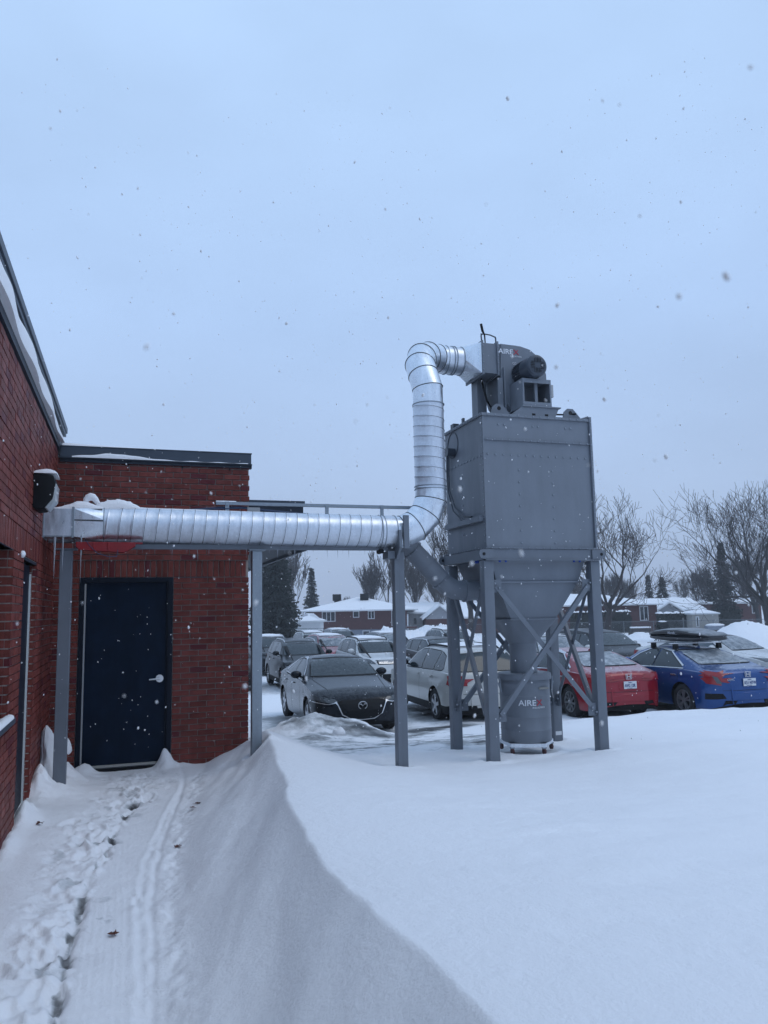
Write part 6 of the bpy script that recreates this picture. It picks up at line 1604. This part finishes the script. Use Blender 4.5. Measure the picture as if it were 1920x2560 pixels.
TB = bare_tree('spreading bare maple just right of the dust collector', 1503, 55, 8, 16.8, first=.20, spread=.86, trunk_r=.30, lean=(.10, 0), levels=6, nmain=6, minr=.012, wob=.22, sag=.03)
TC = bare_tree('biggest bare tree, with long limbs arching left from the right edge', 1915, 57, 17, 18.5, first=.20, spread=.84, trunk_r=.40, lean=(-.12, 0), levels=6, nmain=7, upright=-.03, minr=.012, wob=.20)
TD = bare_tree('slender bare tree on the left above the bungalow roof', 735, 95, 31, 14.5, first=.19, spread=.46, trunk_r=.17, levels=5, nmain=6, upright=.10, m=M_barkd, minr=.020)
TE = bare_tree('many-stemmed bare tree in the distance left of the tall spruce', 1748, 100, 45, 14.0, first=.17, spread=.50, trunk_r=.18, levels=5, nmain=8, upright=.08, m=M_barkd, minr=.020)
def cp(src, label, u, d, sc, rz, zb=-1.1):
    sc = tuple(v*1.22 for v in sc) if isinstance(sc, tuple) else sc*(1.22 if u > 900 else 1)
    return copy_tree(src, label, wpt(ux(u, d), d, zb), rz, sc)
cp(TD, 'bare tree rising behind the left spruce', 708, 98, (1.15, 1.15, 1.05), 1.3)
cp(TE, 'small bare tree standing alone above the bungalow ridge', 866, 112, .62, 2.2)
cp(TE, 'broad bare tree left of the saddle post', 925, 105, .98, .7)
cp(TD, 'upright bare tree behind the bungalow, nearest the saddle post', 965, 100, 1.0, 3.0)
cp(TE, 'bare tree behind the sloping grey pipe', 1035, 104, .95, 4.1)
cp(TD, 'bare tree just right of the saddle post in the thicket', 1005, 108, .9, 5.0)
cp(TE, 'bare tree filling the gap below the grey pipe bend', 1085, 110, .85, 1.9)
cp(TD, 'slim bare tree behind the hopper on its left', 1110, 96, .85, .3)
cp(TE, 'distant bare thicket tree right of the collector', 1560, 120, .72, 2.9)
cp(TE, 'distant bare tree left of the two small spruces', 1525, 112, .8, 5.2)
cp(TD, 'low distant bare tree right of the two small spruces', 1690, 125, .62, 2.0)
cp(TE, 'bare tree between the tall spruce and the right edge', 1850, 98, .95, 3.6)
cp(TB, 'bare tree beyond the far right roofs', 1885, 85, (.85, .85, .80), 2.4)
cp(TE, 'bare tree far behind the collector legs', 1330, 115, .8, 1.1)
cp(TD, 'bare tree far behind the hopper centre', 1240, 112, .85, 2.6)
cp(TE, 'faint bare tree at the left of the far roofs', 1440, 122, .75, .2)

M_spruce = mat('spruce_needles', (.018, .026, .022), .9, var=.35, vscale=2.5, dust=(.12, 6))
def conifer(label, u, d, H, Rb, zb=-1.1, seed=1, dens=1., group='spruces beyond the car park'):
    rr = random.Random(seed); x, y, z = wpt(ux(u, d), d, zb); t = thing('spruce_tree', label, 'tree', (x, y, z), CAMR, group)
    MB().tube([(0, 0, -.2), (0, 0, H*.5), (0, 0, H*.97)], [Rb*.09, Rb*.05, .015], 7).build('trunk', M_bark, t, smooth=60)
    m = MB(); nb = int(H*Rb*26*dens)
    for b in range(nb):
        f = (b+.5)/nb; f = f**1.15; f = min(.995, f+rr.uniform(-.012, .012)); f = max(.01, f); zz = H*(.05+.95*f)
        R_ = (Rb*(1-f)**.9+.05)*(1+.10*math.sin(f*23+seed))*rr.uniform(.78, 1.12); a = b*2.39996+rr.uniform(-.4, .4); seg = max(3, int(R_/.15)); ca, sa = math.cos(a), math.sin(a)
        dr_ = rr.uniform(.22, .42); bend = rr.uniform(.04, .2)
        for s in range(seg):
            q = (s+rr.random())/seg; px_, py_ = ca*R_*q, sa*R_*q; pz = zz-dr_*R_*q+bend*R_*q*q+rr.uniform(-.05, .05)
            wd = (.09+.13*(1-q*.6))*rr.uniform(.7, 1.5)*(.75+.2*Rb/2)
            for s2 in (-1, 1):
                aa = a+s2*rr.uniform(.4, 1.2); ex, ey = math.cos(aa)*wd*1.5, math.sin(aa)*wd*1.5
                m.add([(px_, py_, pz+.03), (px_+ex-ca*.05, py_+ey-sa*.05, pz-rr.uniform(.03, .22)), (px_+ex*.6+ca*wd*.7, py_+ey*.6+sa*wd*.7, pz-rr.uniform(-.03, .16))], [(0, 1, 2)])
            if rr.random() < .8: m.add([(px_-sa*.07, py_+ca*.07, pz), (px_+sa*.07, py_-ca*.07, pz), (px_+rr.uniform(-.06, .06), py_+rr.uniform(-.05, .05), pz-rr.uniform(.12, .34))], [(0, 1, 2)])
    m.build('foliage', M_spruce, t, fixn=False); return t
conifer('large dark spruce beside the galvanised post on the left', 684, 68, 11.8, 2.5, seed=2, dens=1.3)
conifer('slender spruce left of the bungalow roof', 776, 105, 8.6, 1.7, seed=3)
S3 = conifer('tall narrow spruce in front of the many-stemmed tree on the right', 1800, 88, 9.7, 1.9, seed=4)
S4 = conifer('small distant spruce, left one of the pair above the roofs', 1614, 108, 6.9, 1.25, seed=5)
conifer('small distant spruce, right bushier one of the pair', 1648, 110, 6.7, 1.9, seed=6)
copy_tree(S4, 'dark spruce partly hidden by the tall narrow one', wpt(ux(1768, 96), 96, -1.1), 2.0, (1.15, 1.15, .85))
conifer('tiny spruce sapling poking through the snow beyond the minivan', 1631, 60, 1.35, .42, -1.0, seed=9)

# ------------------------------------------------------------------ small things near the door
pt = thing('flower_pot', 'terracotta pot buried under a snow heap behind the left post', 'pot', (-.72, 9.02, .05))
pt.scale = (.72, .72, .85)
MB().rings([[(r_*math.cos(2*PI*k/24), r_*math.sin(2*PI*k/24), z_) for k in range(24)] for z_, r_ in ((-.05, .12), (.28, .16), (.30, .175), (.34, .175), (.34, .15))]).build('pot', M_orange, pt, smooth=40)
c = MB().ico((0.0, 0, .42), .21, 4, 0, (1.0, .9, .75)); c.v = [(x_+.05*mnoise.noise(Vector((x_*5, y_*5, z_*5))), y_, z_+.05*mnoise.noise(Vector((x_*6, y_*6+3, z_*5)))) for x_, y_, z_ in c.v]; c.build('snow_cap', M_snow, pt, smooth=60)
sh = thing('snow_heap', 'tall pointed heap of snow in the corner left of the grey post', 'snow heap', (-.775, 8.9, .0))
c = MB(); rings = []
for k in range(15):
    q = k/14; z_ = -.05+.70*q; R_ = .115*(1-q)**.5*(1+.12*math.sin(q*9))+.006; rings.append([(R_*math.cos(2*PI*j/22)*(1+.55*mnoise.noise(Vector((q*4, j*.7, 2)))) - .03*q, R_*1.8*math.sin(2*PI*j/22)*(1+.5*mnoise.noise(Vector((q*4, j*.7, 5)))), z_) for j in range(22)])
c.rings(rings).build('heap', M_snow, sh, smooth=60)
def clump(label, x, y, s, sc=(1, .7, .5), seed=0, name='snow_clump', up=0):
    c = MB().ico((0, 0, 0), s, 3, 0, sc); c.v = [(p[0]*(1+.3*mnoise.noise(Vector(p)*9/s*.05+Vector((seed, 0, 0)))), p[1], p[2]*(1+.4*mnoise.noise(Vector(p)*14+Vector((seed, 3, 0))))) for p in c.v]
    c.build(name, M_snow, None, smooth=60, label=label, category='snow clump', group='snow clumps at the door').location = (x, y, gz(x, y)+s*.12+up)
clump('chunk of ice lying on the slush in front of the dark grey sedan', 3.25, 12.6, .10, (1.1, .7, .9), 5, name='ice_chunk')
def leaf(label, x, y, s, rz):
    t = thing('dead_leaf', label, 'leaf', (x, y, gz(x, y)+.012), rz, 'dead leaves on the snow'); rr = random.Random(int(x*1000)); m = MB()
    for k in range(5):
        a = -1.2+k*.6; l_ = s*rr.uniform(.7, 1.1); p = (l_*math.cos(a), l_*math.sin(a), rr.uniform(.0, .02)); m.add([(0, 0, .004), (p[0]*.5-p[1]*.22, p[1]*.5+p[0]*.22, rr.uniform(.004, .016)), p, (p[0]*.5+p[1]*.22, p[1]*.5-p[0]*.22, rr.uniform(.004, .016))], [(0, 1, 2, 3)])
    m.build('blade', M_leaf, t, fixn=False); MB().tube([(0, 0, .003), (-s*.6, .005, .006)], .0015, 5).build('stem', M_leaf, t)
leaf('curled brown leaf near the top of the sled groove', .60, 7.55, .055, .5); leaf('second curled leaf at the top of the groove, just nearer', .57, 7.40, .045, 2.5)
leaf('brown leaf beside the crumbled edge half way down the path', .37, 6.35, .05, 1.0)
leaf('single leaf on the ribbed track in the middle of the path', -.05, 4.72, .042, 2.0); leaf('brown leaf by the brick pier foot', -.66, 7.1, .05, 4.0)

# ------------------------------------------------------------------ falling snow
rs = random.Random(77); m = MB()
base = []
bm = bmesh.new(); bmesh.ops.create_icosphere(bm, subdivisions=1, radius=1); bv = [v.co.copy() for v in bm.verts]; bf = [tuple(v.index for v in f.verts) for f in bm.faces]; bm.free()
for k in range(5600):
    d = 1.5+19*rs.random()**.75 if k > 80 else rs.uniform(.55, 1.7); a = YAW+rs.uniform(-.52, .52); el = rs.uniform(-.16, .62)
    x, y = d*math.sin(a), d*math.cos(a); z = EYE+d*math.tan(el)
    if z > 14 or z < -.9 or (z < .75 and z < gz(x, y)+.05): continue
    if x < LX+.05 or (y > DY-.05 and x < RX+.05): continue
    if BX0-.1 < x < BX1+.1 and BY0-.1 < y < BY1+.1: continue
    r_ = rs.choice([.0016, .0020, .0026, .0034, .0046])*min(1.25, .5+d*.12)*rs.uniform(.8, 1.2)*(1 if rs.random() < .93 else 1.7); s = (rs.uniform(.6, 1), rs.uniform(.6, 1), rs.uniform(.8, 1.6)); t_ = rs.uniform(-.6, .6)
    R3 = Matrix.Rotation(t_, 3, 'Y') @ Matrix.Rotation(rs.uniform(0, 3), 3, 'Z')
    m.add([(R3 @ Vector((v.x*s[0], v.y*s[1], v.z*s[2])))*r_+Vector((x, y, z)) for v in bv], bf)
m.build('falling_snow', mat('snowflake', (.85, .86, .88), .9), None, smooth=180, fixn=False, kind='stuff', label='snowflakes drifting down through the air')

# ------------------------------------------------------------------ air with falling snow: faint haze
hz_m = bpy.data.materials.new('snowy_air'); hz_m.use_nodes = True; t_ = hz_m.node_tree; t_.nodes.clear()
o_ = N(t_, 'ShaderNodeOutputMaterial'); pv = N(t_, 'ShaderNodeVolumePrincipled'); pv.inputs['Color'].default_value = (.92, .95, 1, 1); pv.inputs['Density'].default_value = .0015; pv.inputs['Anisotropy'].default_value = .2
t_.links.new(pv.outputs[0], o_.inputs['Volume'])
MB().box(-250, 250, -70, 250, -2.6, 19).build('haze', hz_m, None, kind='stuff', label='faint snowy haze in the air')
